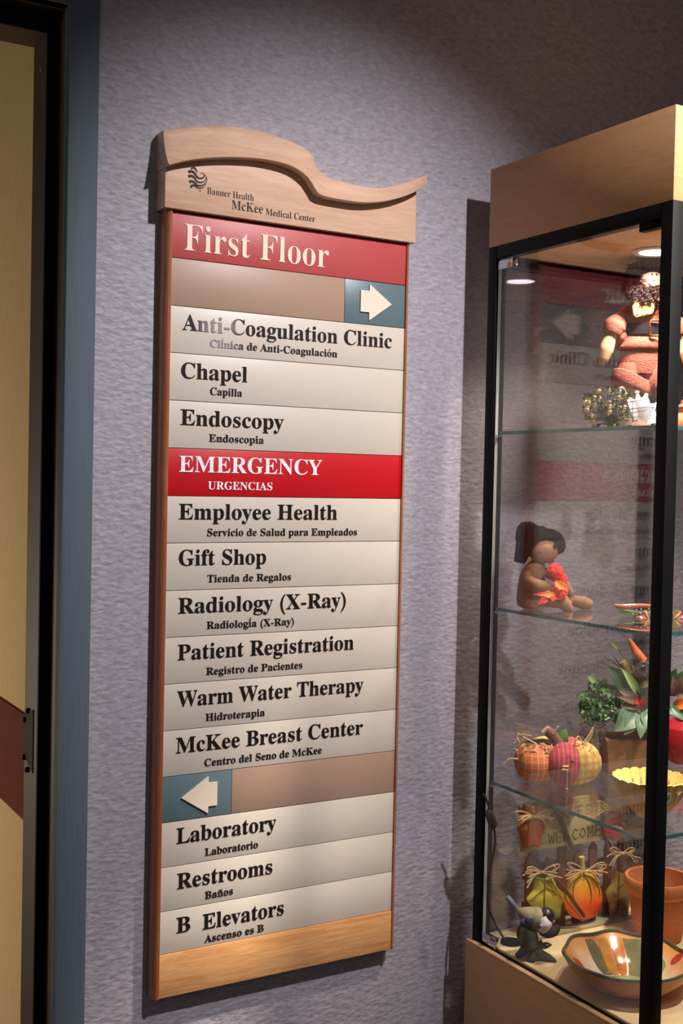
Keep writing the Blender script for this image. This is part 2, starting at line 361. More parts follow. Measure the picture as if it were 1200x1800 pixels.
TX = {
 0: [('First Floor', .0222, .2931, 1.9195, .0432, CREAML)],
 2: [('Anti-Coagulation Clinic', .0217, .4275, 1.7900, .0255, GLARE), ('Clínica de Anti-Coagulación', .0716, .3142, 1.7657, .0122, GLARE)],
 3: [('Chapel', .0211, .1405, 1.7115, .0255, INK), ('Capilla', .0732, .1314, 1.6868, .0122, INK)],
 4: [('Endoscopy', .0216, .2113, 1.6350, .0255, INK), ('Endoscopia', .0727, .1737, 1.6093, .0122, INK)],
 5: [('EMERGENCY', .0200, .2882, 1.5580, .0262, WHITEL), ('URGENCIAS', .0722, .1917, 1.5300, .0130, WHITEL)],
 6: [('Employee Health', .0215, .3211, 1.4802, .0255, INK), ('Servicio de Salud para Empleados', .0727, .3629, 1.4524, .0122, INK)],
 7: [('Gift Shop', .0230, .1825, 1.4042, .0255, INK), ('Tienda de Regalos', .0742, .2315, 1.3753, .0122, INK)],
 8: [('Radiology (X-Ray)', .0234, .3426, 1.3250, .0255, INK), ('Radiología (X-Ray)', .0747, .2389, 1.2974, .0122, INK)],
 9: [('Patient Registration', .0239, .3610, 1.2480, .0255, INK), ('Registro de Pacientes', .0753, .2575, 1.2203, .0122, INK)],
 10: [('Warm Water Therapy', .0243, .3833, 1.1708, .0255, INK), ('Hidroterapia', .0757, .1860, 1.1430, .0122, INK)],
 11: [('McKee Breast Center', .0238, .3840, 1.0937, .0255, INK), ('Centro del Seno de McKee', .0752, .2999, 1.0668, .0122, INK)],
 13: [('Laboratory', .0276, .2124, .9428, .0255, INK), ('Laboratorio', .0792, .1779, .9157, .0122, INK)],
 14: [('Restrooms', .0300, .2064, .8668, .0255, INK), ('Baños', .0806, .1321, .8422, .0122, INK)],
 15: [('B', .0304, .0549, .7930, .0255, INK), ('Elevators', .0775, .2303, .7908, .0255, INK), ('Ascenso es B', .0811, .1920, .7680, .0122, INK)],
}
for i in range(16):
    if i == 1:
        panel(i, 0, .3275, TAUPE, 'blank taupe strip left of the right arrow'); p_ = panel(i, .3275, W, TEAL, 'teal panel with arrow pointing right', 'arrow_panel')
        pts = [(.359, 1.8880), (.359, 1.8500), (.3772, 1.8500), (.3772, 1.8355), (.4242, 1.8682), (.3772, 1.8998), (.3772, 1.8880)]
        B().prism(pts, -.003, 0).build('arrow', CREAML, p_, False); continue
    if i == 12:
        p_ = panel(i, 0, .1262, TEAL, 'dark teal panel with arrow pointing left', 'arrow_panel'); panel(i, .1262, W, TAUPE, 'blank taupe strip right of the left arrow')
        pts = [(.0345, 1.0184), (.0825, 1.0493), (.0825, 1.0385), (.0986, 1.0385), (.0986, .9991), (.0825, .9991), (.0825, .9872)]
        B().prism(pts, -.003, 0).build('arrow', CREAML, p_, False); continue
    m = {0: REDP, 5: EMRED}.get(i, CREAM)
    p_ = panel(i, 0, W, m, {0: 'brick red heading panel reading First Floor', 5: 'bright red panel reading EMERGENCY URGENCIAS'}.get(i))
    for (t, a, c, z, cap, tm) in TX[i]:
        lettering(t, a, c, z, cap, 0.0, tm, p_, offset=(-0.006 if i == 0 else 0))
# header board
hb = B(); fy = -.010
CT = [(-.0274, 2.1026), (-.0042, 2.1115), (.0253, 2.1197), (.0843, 2.1319), (.1357, 2.1354), (.1936, 2.1308), (.2383, 2.1216), (.2587, 2.1088), (.2641, 2.0941), (.2848, 2.0786), (.3315, 2.073), (.3685, 2.0719), (.4061, 2.0763), (.455, 2.0935), (.4977, 2.1135)]
CB = [(-.0173, 2.0445), (.0139, 2.0565), (.0583, 2.068), (.1039, 2.0755), (.1506, 2.0795), (.1987, 2.0765), (.2283, 2.0648), (.2435, 2.0498), (.2566, 2.0362), (.2994, 2.0334), (.3511, 2.0356), (.4039, 2.0479), (.4493, 2.0673), (.4795, 2.0883)]
def resamp(P, n):
    P = [Vector((*q, 0)) for q in P]; S = []
    for i in range(len(P) - 1):
        p0, p1, p2, p3 = P[max(i - 1, 0)], P[i], P[i + 1], P[min(i + 2, len(P) - 1)]
        for j in range(8):
            t = j / 8; S.append(0.5 * ((2 * p1) + (p2 - p0) * t + (2 * p0 - 5 * p1 + 4 * p2 - p3) * t * t + (3 * p1 - p0 - 3 * p2 + p3) * t ** 3))
    S.append(P[-1]); L_ = [0]
    for i in range(1, len(S)): L_.append(L_[-1] + (S[i] - S[i - 1]).length)
    out = []; k = 0
    for i in range(n):
        d = L_[-1] * i / (n - 1)
        while k < len(S) - 2 and L_[k + 1] < d: k += 1
        t = (d - L_[k]) / max(1e-9, L_[k + 1] - L_[k]); out.append(S[k].lerp(S[k + 1], min(1, t)))
    return [(q.x, q.y) for q in out]
NC = 56; T_ = resamp(CT, NC); Bt = resamp(CB, NC)
T_ = [(max(x, -.0172) if i < 3 else x, z) for i, (x, z) in enumerate(T_)]
topz = [(x, z + .004) for x, z in Bt if -.0158 < x < .4672]
poly = [(-.0162, 1.9822), (.4675, 1.9822), (.4675, topz[-1][1] + .004)] + topz[::-1] + [(-.0162, 2.055)]
hb.prism(poly, fy, GW - .001, .0006)
HB = onsign(hb.build('header_board', MAPLE, SIGN))
cw = B(); rings = []
for (tx, tz), (bx, bz) in zip(T_, Bt):
    rg = []
    sec = [(0, GW - .001), (0, 0.004), (.02, 0.000), (.06, -.002)] + [(t, -.002 - .026 * t ** 1.6 * 1.0) for t in (.2, .4, .6, .8, .93)] + [(.985, -.0295), (1.0, -.0285), (1.0, GW - .001)]
    for t, y in sec:
        rg.append(cw.bm.verts.new((tx + (bx - tx) * t, y, tz + (bz - tz) * t)))
    rings.append(rg)
for i in range(NC - 1):
    for j in range(len(rings[0])):
        j2 = (j + 1) % len(rings[0]); cw.bm.faces.new((rings[i][j], rings[i][j2], rings[i + 1][j2], rings[i + 1][j]))
cw.bm.faces.new(rings[0]); cw.bm.faces.new(rings[-1][::-1])
onsign(cw.build('crown', MAPLE, SIGN))
lettering('Banner Health', .0570, .1416, 2.0133, .0110, fy, BRINK, HB, raise_=.0005, offset=-0.012)
lettering('McKee', .1013, .1590, 1.9945, .0150, fy, BRINK, HB, raise_=.0005, offset=-0.004)
lettering('Medical Center', .1644, .2595, 1.9934, .0108, fy, BRINK, HB, raise_=.0005, offset=-0.004)
# flag-like swirl emblem, three waving stripes that curl at the right
lg = B()
def stripe(pts, wd):
    L_, R_ = [], []
    n = len(pts)
    for i, (x, z) in enumerate(pts):
        x0, z0 = pts[max(i - 1, 0)]; x1, z1 = pts[min(i + 1, n - 1)]; l = math.hypot(x1 - x0, z1 - z0); nx, nz = -(z1 - z0) / l, (x1 - x0) / l
        L_.append((x + nx * wd[i], z + nz * wd[i])); R_.append((x - nx * wd[i], z - nz * wd[i]))
    lg.prism(L_ + R_[::-1], fy - .0006, fy)
ox, oz, sc = .0235, 2.0195, .00105
def SP(q): return [(ox + a * sc, oz + c * sc) for a, c in q]
def sm(q): return resamp(q, 18)
def wdt(a, mid, e): return [sc * (a + (mid - a) * min(1, i / 8) if i < 9 else mid + (e - mid) * (i - 8) / 9) for i in range(18)]
stripe(sm(SP([(0, 23), (5, 25), (10, 23), (14, 18), (19, 16), (25, 18), (27, 22), (24, 25), (20, 24)])), wdt(2.3, 1.5, .3))
stripe(sm(SP([(0, 16), (5, 18), (10, 16), (14, 11), (20, 10), (27, 13), (30, 19), (28, 23)])), wdt(2.2, 1.3, .3))
stripe(sm(SP([(2, 8), (6, 10), (11, 8), (15, 5), (21, 5), (28, 9), (31, 15), (31, 19)])), wdt(2.1, 1.2, .3))
stripe(sm(SP([(4, 0), (8, 4), (13, 3), (17, 1), (23, 2), (28, 6), (30, 9)])), wdt(2.0, 1.1, .3))
stripe(sm(SP([(4, 29), (9, 31), (13, 28), (15, 24)])), wdt(1.0, 1.6, .3))
lg.prism([(ox + sc * (20 + 1.1 * math.cos(a)), oz + sc * (-3 + 1.1 * math.sin(a))) for a in [2 * PI * i / 10 for i in range(10)]], fy - .0006, fy)
lg.build('emblem', BRINK, HB, False)

# ------------------------------------------------------------------ the display case
XL, XR, YF, YB, Z1, Z0 = .6059, 1.0675, -.5017, -.046, 1.9838, .6965
CASE = thing('display_case', 'tall lighted glass display case with wood header, black posts and cabinet base', 'display case', (.86, -.25, 0))
CO = Vector((.86, -.25, 0))
def oncase(o): o.matrix_parent_inverse = Matrix.Translation(-CO); return o
oncase(B().box((XL, YF, Z1), (XR, YB, 2.1276), .0012).build('header', LAM, CASE))
oncase(B().box((XL - .010, YF - .008, 0.002), (XR + .01, YB + .006, Z0 - .0045), .0008).build('cabinet_base', LAM, CASE))
oncase(B().box((XL - .010, YF - .008, Z0 - .0045), (XR + .01, YB + .006, Z0), .0004).build('base_edge_band', mat('edge_band', (222, 178, 132), .5), CASE))
oncase(B().box((XL + .006, YF + .006, Z0), (XR - .006, YB - .004, Z0 + .006)).build('deck', DECK, CASE, False))
oncase(B().box((XL + .0005, YF + .001, Z0), (XL + .006, YB - .001, Z0 + .002)).build('gasket', BLACKM, CASE, False))
for (x0, y0) in ((XL, YF), (XL, YB - .024), (XR - .024, YF), (XR - .024, YB - .024)):
    oncase(B().box((x0, y0, Z0), (x0 + .024, y0 + .024, Z1), .0015).build('post', BLACKM, CASE))
for a, c in (((XL, YF + .024, 1.9612), (XL + .024, YB - .024, Z1)), ((XR - .024, YF + .024, 1.9612), (XR, YB - .024, Z1)), ((XL + .024, YF, 1.9612), (XR - .024, YF + .024, Z1)), ((XL + .024, YB - .024, 1.9482), (XR - .024, YB, Z1))):
    oncase(B().box(a, c, .001).build('top_rail', BLACKM, CASE))
oncase(B().box((XL + .024, YF + .024, 1.9692), (XR - .024, YB - .024, 1.9827)).build('ceiling_panel', CPLY, CASE, False))
def pane(name, a, c): return oncase(B().box(a, c).build(name, GLASS, CASE, False))
pane('glass_door', (XL + .004, YF + .026, Z0 + .003), (XL + .009, YB - .028, 1.9602))
pane('glass_pane', (XR - .014, YF + .024, Z0 + .006), (XR - .010, YB - .024, 1.9612))
pane('glass_pane', (XL + .024, YF + .008, Z0 + .006), (XR - .024, YF + .012, 1.9612))
pane('glass_pane', (XL + .024, -.074, Z0 + .006), (XR - .024, -.070, 1.9482))
oncase(B().box((XL + .0035, YB - .0282, Z0 + .012), (XL + .0095, YB - .0268, 1.9482)).build('glass_edge', EDGEL, CASE, False))
for z0, z1 in ((1.9402, 1.9562), (Z0 + .004, Z0 + .022)):
    hg = B().box((XL + .002, YB - .066, z0), (XL + .012, YB - .026, z1), .001)
    hg.box((XL + .001, YB - .070, z0 - .001), (XL + .013, YB - .066, z1 + .001), .0008)
    oncase(hg.build('hinge', CHROME, CASE))
oncase(B().box((XL + .004, YF + .026, 1.9482), (XL + .018, YF + .075, 1.9612), .001).build('door_catch', BLACKM, CASE))
for zs in (1.6425, 1.3195, .9975):
    zz0, zz1 = zs - .003, zs + .003
    sh = oncase(B().box((XL + .012, YF + .030, zz0), (XR - .018, -.078, zz1)).build('shelf', SGLASS, CASE, False))
    e = B(); t = .0012
    e.box((XL + .0112, YF + .030, zz0), (XL + .012, -.078, zz1)); e.box((XL + .012, YF + .0292, zz0), (XR - .018, YF + .030, zz1))
    e.build('polished_edge', EDGE, sh, False).matrix_parent_inverse = Matrix.Identity(4)
    for px_, py_ in ((XL + .012, -.080), (XL + .012, YF + .034), (XR - .02, -.080), (XR - .02, YF + .034)): B().ball((px_, py_, zz0 - .003), (.004, .004, .003), u=8, v=6).build('peg', CHROME, sh)
WARMP = (1.0, 0.84, 0.70)
BULB = emis('puck_bulb', (1.0, 0.93, 1.0), 14)
for (x, y) in ((.811, -.262), (.965, -.33)):
    pk = oncase(B().lathe([(.029, 1.9687), (.040, 1.9687), (.041, 1.9662), (.036, 1.9637), (.029, 1.9652)], (x, y, 0), 32, closed=False).build('puck_light', mat('puck_ring', (225, 215, 215), .3), CASE))
    B().lathe([(.0, 1.9684), (.029, 1.9684), (.029, 1.9654), (.0, 1.9648)], (x, y, 0), 32, closed=False).build('bulb', BULB, pk)
    light('puck_lamp', 'SPOT', (x, y, 1.9612), (x, y, 0), 27.0 if x < .9 else 25.0, WARMP, spot_size=math.radians(130), spot_blend=1.0, shadow_soft_size=0.02)
gr = B().lathe([(.0, Z0 + .0062), (.021, Z0 + .0062), (.0225, Z0 + .0075), (.018, Z0 + .0085), (.0, Z0 + .0075)], (.650, -.106, 0), 24, closed=False)
oncase(gr.build('grommet', BLACKM, CASE))
cd = B(); CORD = mat('dark_cord', (52, 36, 34), .5)
pts = [(.641, -.106, .702)] + [tuple(atY(x, y, -.100)) for x, y in ((860, 1600), (860, 1540), (869, 1490), (869, 1462), (864, 1452))]
cd2 = [Vector(q) for q in pts]; cd.o = None; cd.k = 1
c_ = B(); c_.curve([tuple(q) for q in cd2], .0022, 8, 5)
cdt = thing('power_cord', 'thin dark power cord with inline switch rising from grommet by back post', 'cord', (.641, -.106, .702))
o_ = c_.build('cable', CORD, cdt); o_.matrix_parent_inverse = Matrix.Translation((-.641, .106, -.702))
c_ = B(); c_.curve([tuple(atY(x, y, -.100)) for x, y in ((860, 1425), (856, 1408), (850, 1396))], .0022, 8, 5)
o_ = c_.build('cable', CORD, cdt); o_.matrix_parent_inverse = Matrix.Translation((-.641, .106, -.702))
c_ = B(); c_.tube([tuple(atY(x, y, -.100)) for x, y in ((858, 1424), (859, 1428), (866, 1451), (867, 1455))], [.005, .008, .008, .005], 6)
o_ = c_.build('inline_switch', mat('switch_brown', (62, 44, 44), .5), cdt); o_.matrix_parent_inverse = Matrix.Translation((-.641, .106, -.702))

RZ = YAW
# ------------------------------------------------------------------ top shelf: cloth doll
def at_px_y(px, Y, z):        # point of the shelf line at depth Y under image column px
    q = atY(px, 900, Y); return Vector((q.x, Y, z))
def K(p): return FPX / ((Vector(p) - CAM) @ CM.col[1])
def anchor(px, Y, z):
    Y -= .028
    P = at_px_y(px, Y, z)
    for _ in range(3):      # column drifts a little with height through the camera roll
        d = CM.transposed() @ (P - CAM); cur = 600 + FPX * d.x / d.y
        P.x += (px - cur) / K(P) / math.cos(YAW) * 0.9
    d = CM.transposed() @ (P - CAM); return P, K(P), (600 + FPX * d.x / d.y, 900 - FPX * d.z / d.y)
FLEECE = mat('salmon_fleece', (158, 88, 72), 0.98, 0.25, 350, 0.9, 0.0016)
SKINC = mat('cream_muslin', (180, 148, 116), 0.9, 0.08, 200)
HAIR = mat('dark_curly_hair', (24, 14, 14), 1.0, 0.5, 120, 0.8, 0.002, spec=0.05)
HAIR2 = mat('mauve_brown_curls', (36, 23, 26), 0.9, 0.4, 200, spec=0.15)
YEL = mat('butter_felt', (176, 138, 78), 0.95, 0.12, 150)
BELT = mat('charcoal_felt', (22, 20, 24), 1.0, 0.2, 300, spec=0.1)
BLUSH = mat('blush', (168, 60, 54), 0.9, 0.15, 100)
BLKP = mat('black_paint', (24, 18, 18), 0.3, 0.1, 50)
P, k, o = anchor(1128, -.165, 1.6457)
DOLL = thing('cloth_doll', 'curly haired cloth doll in salmon fleece suit with black buckled belt', 'doll', P, RZ)
def D(): return B(k, o)
def mass(pts):       # union of tapered blobs along a path: (x, y, d, rx)
    pass
b = D()
def torso_lathe(bb, rows, seg=28):
    rings = []
    for (x, y, rx, ry, d) in rows:
        rings.append([bb.bm.verts.new(bb.p((x + rx * math.cos(2 * PI * j / seg), y, d + ry * math.sin(2 * PI * j / seg)))) for j in range(seg)])
    for i in range(len(rows) - 1):
        for j in range(seg): bb.bm.faces.new((rings[i][j], rings[i][(j + 1) % seg], rings[i + 1][(j + 1) % seg], rings[i + 1][j]))
    bb.bm.faces.new(rings[0][::-1]); bb.bm.faces.new(rings[-1]); return bb
torso_lathe(b, [(1128, 532, 18, 14, 0), (1128, 538, 32, 20, 0), (1128, 552, 37, 24, 0), (1128, 570, 36, 25, 0), (1128, 580, 34, 24, 0), (1128, 592, 38, 26, 0), (1128, 604, 45, 29, 0), (1128, 612, 48, 30, 0), (1128, 616, 46, 28, 0), (1128, 610, 30, 20, 0)])
b.build('jacket', FLEECE, DOLL)
b = D()
torso_lathe(b, [(1128, 606, 34, 22, 0), (1128, 614, 41, 25, 0), (1127, 636, 42, 25, 0), (1127, 658, 40, 23, 0)])
for s in (-1, 1):
    cx = 1128 + s * 24 - 3
    torso_lathe(b, [(cx, 640, 18, 22, 0), (cx - 1, 655, 20, 23, -2), (cx - 2, 676, 22, 23, -3), (cx - 2, 684, 20, 20, -3)])
b.build('trousers', FLEECE, DOLL)
for s, tilt in ((-1, 10), (1, 3)):
    b = D(); cx = 1103 if s < 0 else 1158; n = 22; rr = 30 if s < 0 else 22
    rr = 35 if s < 0 else 25; cx += 3 if s < 0 else 2
    ring = [(cx + rr * math.cos(2 * PI * i / n), 672 + (8 if s < 0 else 6) * math.cos(2 * PI * i / n) - 3 * s * 0, -4 + 24 * math.sin(2 * PI * i / n)) for i in range(n + 1)]
    
    rgs = [[b.bm.verts.new(b.p((cx + rr * q * math.cos(2 * PI * i / n), 674 + dy + (9 if s < 0 else -4) * math.cos(2 * PI * i / n) - 3 * math.sin(4 * PI * i / n), -4 + 27 * q * math.sin(2 * PI * i / n)))) for i in range(n)] for dy, q in ((-8, .8), (-14, .90), (-13, .99), (-4, 1.03), (6, 1.04), (12, 1.0), (14, .93), (10, .8))]
    for i in range(len(rgs) - 1):
        for j in range(n): b.bm.faces.new((rgs[i][j], rgs[i][(j + 1) % n], rgs[i + 1][(j + 1) % n], rgs[i + 1][j]))
    b.bm.faces.new(rgs[0][::-1]); b.bm.faces.new(rgs[-1]); b.build('trouser_cuff', FLEECE, DOLL)
    b = D(); b.tube([(cx, 678, -2), (cx, 705, -2), (cx - 1, o[1] - 8, -2)], [13, 12, 11], 12); b.build('leg', mat('doll_stocking', (186, 156, 132), .9), DOLL)
    b = D(); b.ball((cx, o[1] - 8, -10), (14, 24, 8)); b.build('shoe', BELT, DOLL)
for s in (-1, 1):
    mx_ = lambda x: 1128 + s * (1128 - x)      # s=1 mirrors to the other side
    X = (lambda x: x) if s < 0 else (lambda x: 2256 - x)
    b = D(); b.curve([(X(1100), 545, 0), (X(1088), 556, 0), (X(1079), 574, -4)], [11, 11, 13], 14); b.build('sleeve', FLEECE, DOLL)
    b = D(); b.curve([(X(1083), 565, -3), (X(1074), 577, -6), (X(1068), 590, -8)], [15, 21, 17], 16)
    b.curve([(X(1080), 588, -4), (X(1086), 596, -4), (X(1090), 606, -2)], [14, 13, 8], 12); b.build('sleeve_cuff', FLEECE, DOLL)
    b = D(); b.curve([(X(1069), 586, -8), (X(1064), 600, -9), (X(1058), 618, -10), (X(1053), 636, -10), (X(1051), 644, -10)], [10, 12, 13.5, 10, 4], 14)
    b.ball((X(1066), 614, -14), (4, 5, 9), (0, 0, .3)); b.build('hand', SKINC, DOLL)
b = D(); n = 30
torso_lathe(b, [(1128, 571, 35, 26, 0), (1128, 572, 38.5, 28.5, 0), (1128, 591, 39.5, 29, 0), (1128, 592, 36, 26, 0)], 30)
b.build('belt', BELT, DOLL)
b = D(); q = [(1131, 568), (1145, 568), (1147, 570), (1147, 592), (1145, 594), (1131, 594), (1129, 592), (1129, 570), (1131, 568), (1145, 568)]
b.tube([(x, y, -31) for x, y in q], 1.9, 8); b.build('buckle', mat('copper_metal', (220, 150, 110), .25, metal=1.0), DOLL)
for poly in ([(1094, 530), (1139, 528), (1137, 540), (1132, 557), (1104, 564), (1099, 560)], [(1146, 532), (1172, 530), (1166, 552), (1158, 558), (1152, 553)], [(1135, 519), (1141, 521), (1146, 533), (1136, 536)]):
    b = D(); b.prism(poly, -34, -29, 1.2); cq = b.build('collar_flap', YEL, DOLL, False)
    b = D(); n = len(poly)
    cxm = sum(p_[0] for p_ in poly) / n; cym = sum(p_[1] for p_ in poly) / n
    for i in range(2, n):
        x0, y0 = poly[i - 1]; x1, y1 = poly[i]
        for t in (.3, .7):
            x, y = x0 + (x1 - x0) * t, y0 + (y1 - y0) * t; x += (cxm - x) * .2; y += (cym - y) * .2
            b.tube([(x - 1.5, y + .8, -34.6), (x + 1.5, y - .8, -34.6)], .55, 5)
    b.build('stitches', BLKP, cq)
b = D(); b.ball((1131, 497, -18), (23, 20, 21), u=24, v=16)
b.ball((1131, 499, -38), (2, 2, 2), u=8, v=6)
hd = b.build('head', SKINC, DOLL)
b = D()
for x in (1128.5, 1136): b.ball((x, 490, -36.6), (1.6, 1.5, 2.5), u=10, v=8)
b.build('eyes', BLKP, hd)
b = D(); b.curve([(1121, 502.5, -34.6), (1126, 508, -34.6), (1133, 510.5, -33.4), (1139, 508.5, -33.6)], .6, 6); b.build('mouth', BLKP, hd)
b = D(); b.ball((1118, 499, -31.2), (6, 3.2, 5), (0, 0, -.55), u=14, v=10); b.ball((1146, 493, -30), (6, 3.2, 5.5), (0, 0, .6), u=14, v=10); b.build('cheeks', BLUSH, hd)
b = D(); rnd = random.Random(3)
b.ball((1131, 480, -9), (40, 27, 21), u=20, v=14); b.ball((1131, 515, 6), (40, 20, 22)); b.ball((1098, 502, -6), (15, 22, 26)); b.ball((1163, 502, -6), (14, 22, 26))
b.build('hair', HAIR, DOLL)
def curls(b, n, box, rad, r0, rnd, shape):
    for _ in range(n):
        x, y, d = shape(rnd); ph = rnd.random() * 6.28; tw = rnd.uniform(2.5, 4); ln = rnd.uniform(8, 15); R_ = rnd.uniform(2.0, 3.2)
        ax = Vector((rnd.uniform(-.8, .8), 1, rnd.uniform(-.4, .4))).normalized(); s1 = ax.cross(Vector((0, 0, 1))).normalized(); s2 = ax.cross(s1)
        pts = []
        for i in range(14):
            t = i / 13; c = Vector((x, y, d)) + ax * (t - .5) * ln + (s1 * math.cos(ph + tw * 6.28 * t / 2) + s2 * math.sin(ph + tw * 6.28 * t / 2)) * R_
            pts.append(tuple(c))
        b.tube(pts, r0, 5)
def shp_top(r):
    a = r.uniform(0, 2 * PI); 
    while True:
        x, y = r.uniform(-44, 44), r.uniform(-32, 34)
        if (x / 44) ** 2 + (y / 33) ** 2 < 1 and ((x) / 21) ** 2 + ((y - 4) / 17) ** 2 > 1.05: break
    dd = -34 * math.sqrt(max(0, 1 - (x / 50) ** 2 - (y / 40) ** 2)) - 2
    return 1131 + x, 491 + y, dd
b = D(); curls(b, 190, None, 1, .8, rnd, shp_top); b.build('curls', HAIR, DOLL, kind='stuff')
b = D(); curls(b, 230, None, 1, .8, rnd, lambda r: (r.uniform(1090, 1172), r.uniform(515, 538) - (6 if r.random() < .3 else 0), r.uniform(-41, -26))); 
b.build('lower_curls', HAIR2, DOLL, kind='stuff', label='lighter mauve brown curls around the chin')

# gold berry pick
P, k, o = anchor(1068, -.272, 1.6457)
BER = thing('berry_spray', 'bunch of small gold artificial berries on dark green twigs beside the doll', 'decoration', P, RZ)
GOLD = mat('gold_berry', (214, 178, 96), 0.28, 0.25, 60); GOLD2 = mat('amber_berry', (196, 134, 52), 0.3, 0.25, 60)
TWIG = mat('dark_green_twig', (44, 66, 48), 0.5, 0.3, 80); STRAW = mat('pale_straw', (222, 214, 160), .6, .3, 80)
rnd = random.Random(11); spots = []
while len(spots) < 62:
    x, y = rnd.uniform(-46, 34), rnd.uniform(-34, 36)
    if (x / 48) ** 2 + (y / 38) ** 2 < 1: spots.append((1066 + x, 716 + y, rnd.uniform(-22, 22)))
proto = {}
for i, (x, y, d) in enumerate(spots):
    g = 0 if y < 728 else 1; r = rnd.uniform(3.4, 5.0)
    if g not in proto:
        bb = B(); bb.ball((0, 0, 0), (1, 1, 1.1), u=10, v=7); bb.ball((0, 0, -1.15), .25, u=6, v=4)
        ob = bb.build('berry', (GOLD, GOLD2)[g], BER); proto[g] = ob
    else: ob = proto[g].copy(); COL.objects.link(ob); ob.parent = BER
    bb = B(k, o); ob.location = bb.p((x, y, d)); bb.bm.free(); ob.scale = (r / k,) * 3; ob.rotation_euler = (rnd.uniform(-1, 1), rnd.uniform(-2, 2), 0)
b = B(k, o)
for x, y, d in spots: b.curve([(1078, o[1] - 1, 0), ((x + 1078) / 2 + rnd.uniform(-6, 6), (y + 747) / 2 - 4, d / 2), (x, y, d)], [1.0, .8, .5], 5, 4)
b.build('twigs', TWIG, BER, kind='stuff')
b = B(k, o)
for _ in range(150):
    x, y, d = spots[rnd.randrange(len(spots))]; a = rnd.uniform(0, 6.28)
    b.leaf((x, y, d - 4), (x + 8 * math.cos(a), y + 8 * math.sin(a), d - 8), 5, th=.3, n=4)
b.build('small_leaves', mat('grey_green_leaf', (62, 80, 56), .5, .4, 100), BER, kind='stuff')
b = B(k, o)
for (x0, y0, x1, y1) in ((1086, 722, 1128, 716), (1084, 730, 1126, 722), (1088, 735, 1120, 733), (1080, 700, 1112, 692), (1084, 710, 1120, 704)): b.tube([(x0, y0, -16), (x1, y1, -30)], [1.0, .3], 5)
b.build('needles', TWIG, BER, kind='stuff')

# white curled thing in front of the doll's feet
P, k, o = anchor(1126, -.262, 1.6457)
WF = thing('white_flower', 'overlit white curly petalled silk flower at the feet of the salmon suited doll', 'flower', P, RZ)
WH = mat('white_silk', (250, 246, 250), 0.6, 0.05, 90); PEACH = mat('peach_bud', (232, 184, 150), .6, .15, 60)
b0 = (1118, 738, -8)
for (tx, ty, wd, td) in ((1094, 697, 20, -18), (1114, 690, 16, -14), (1131, 694, 24, -10), (1148, 710, 22, -14), (1152, 742, 20, -22), (1140, 716, 28, -26), (1106, 706, 20, -22), (1156, 726, 14, -6)):
    b = B(k, o); b.leaf(b0, (tx, ty, td), wd, .35, .5, th=.8, n=9); b.ball((tx, ty + 1, td), (4, 3, 3), u=10, v=6); b.build('petal', WH, WF)
b = B(k, o); b.ball((1122, o[1] - 9, -18), (17, 12, 9)); b.build('bud', PEACH, WF)
b = B(k, o); b.curve([(1112, 743, -6), (1096, 690, -2), (1088, 684, -2), (1082, 690, -3)], [2.5, 2.2, 3.4, 1], 8); b.build('tendril', mat('grey_tendril', (140, 138, 146), .4), WF)
P, k, o = anchor(1199, -.21, 1.6457)
JR = thing('clay_jar', 'small tan clay jar right of the front post on the top shelf', 'jar', P, 0)
B().lathe([(0, 0), (.016, 0), (.024, .015), (.022, .032), (.014, .042), (.017, .048), (.013, .046), (0, .03)], seg=24, closed=False).build('body', TERRA, JR)
B().lathe([(0, .046), (.0165, .047), (.018, .052), (.006, .058), (.005, .064), (0, .066)], seg=24, closed=False).build('lid', mat('jar_lid', (120, 70, 50), .5), JR)

# ------------------------------------------------------------------ second shelf: bear in a black hat
P, k, o = anchor(932, -.098, 1.3227)
o = (o[0], o[1])
PL = mat('brown_plush', (138, 98, 74), 0.95, 0.2, 260, 0.5, 0.0008)
BEAR = thing('plush_bear', 'brown plush bear in floppy black hat sitting on the glass shelf', 'toy', P, RZ)
def Q(): return B(k, o)
b = Q()
torso_lathe(b, [(932, 1069, 14, 14, 2), (932, 1065, 23, 21, 2), (933, 1054, 26, 23, 2), (933, 1035, 25, 22, 2), (934, 1015, 23, 20, 1), (936, 1000, 20, 18, 0), (940, 990, 15, 15, 0), (944, 984, 11, 12, 0)], 24)
b.build('body', PL, BEAR)
b = Q(); b.curve([(938, 1054, -10), (960, 1053, -14), (978, 1057, -16)], [12, 12, 10], 14)
b.curve([(976, 1050, -18), (984, 1055, -18), (996, 1064, -18), (1002, 1064, -18)], [8, 13, 10, 5], 14); b.build('leg', PL, BEAR)
b = Q(); b.curve([(955, 1048, 6), (985, 1052, 12), (1012, 1058, 12)], [11, 10, 8], 14)
b.curve([(1008, 1055, 12), (1028, 1059, 12), (1042, 1062, 12)], [9, 12, 7], 14); b.build('leg', PL, BEAR)
b = Q(); b.curve([(921, 1004, -14), (924, 1020, -20), (940, 1028, -26), (957, 1028, -28), (963, 1022, -29)], [9, 12, 12, 10, 7], 14); b.build('arm', PL, BEAR)
b = Q(); b.curve([(953, 1003, 8), (985, 1020, 12), (1000, 1038, 10), (1003, 1046, 8)], [8, 9, 8, 5], 14); b.build('arm', PL, BEAR)
b = Q(); b.ball((953, 966, -5), (28, 23, 23), (0, -.45, 0), u=28, v=18)
b.curve([(962, 982, -2), (970, 983, -2)], [8, 6], 8)
hd = b.build('head', mat('tan_plush', (164, 118, 92), 0.95, 0.15, 260, 0.4, 0.0007), BEAR)
b = Q(); b.ball((968, 958, -24.5), (4.2, 3.4, 3.4), u=14, v=10); b.build('nose', mat('black_bead', (26, 18, 16), .12), hd)
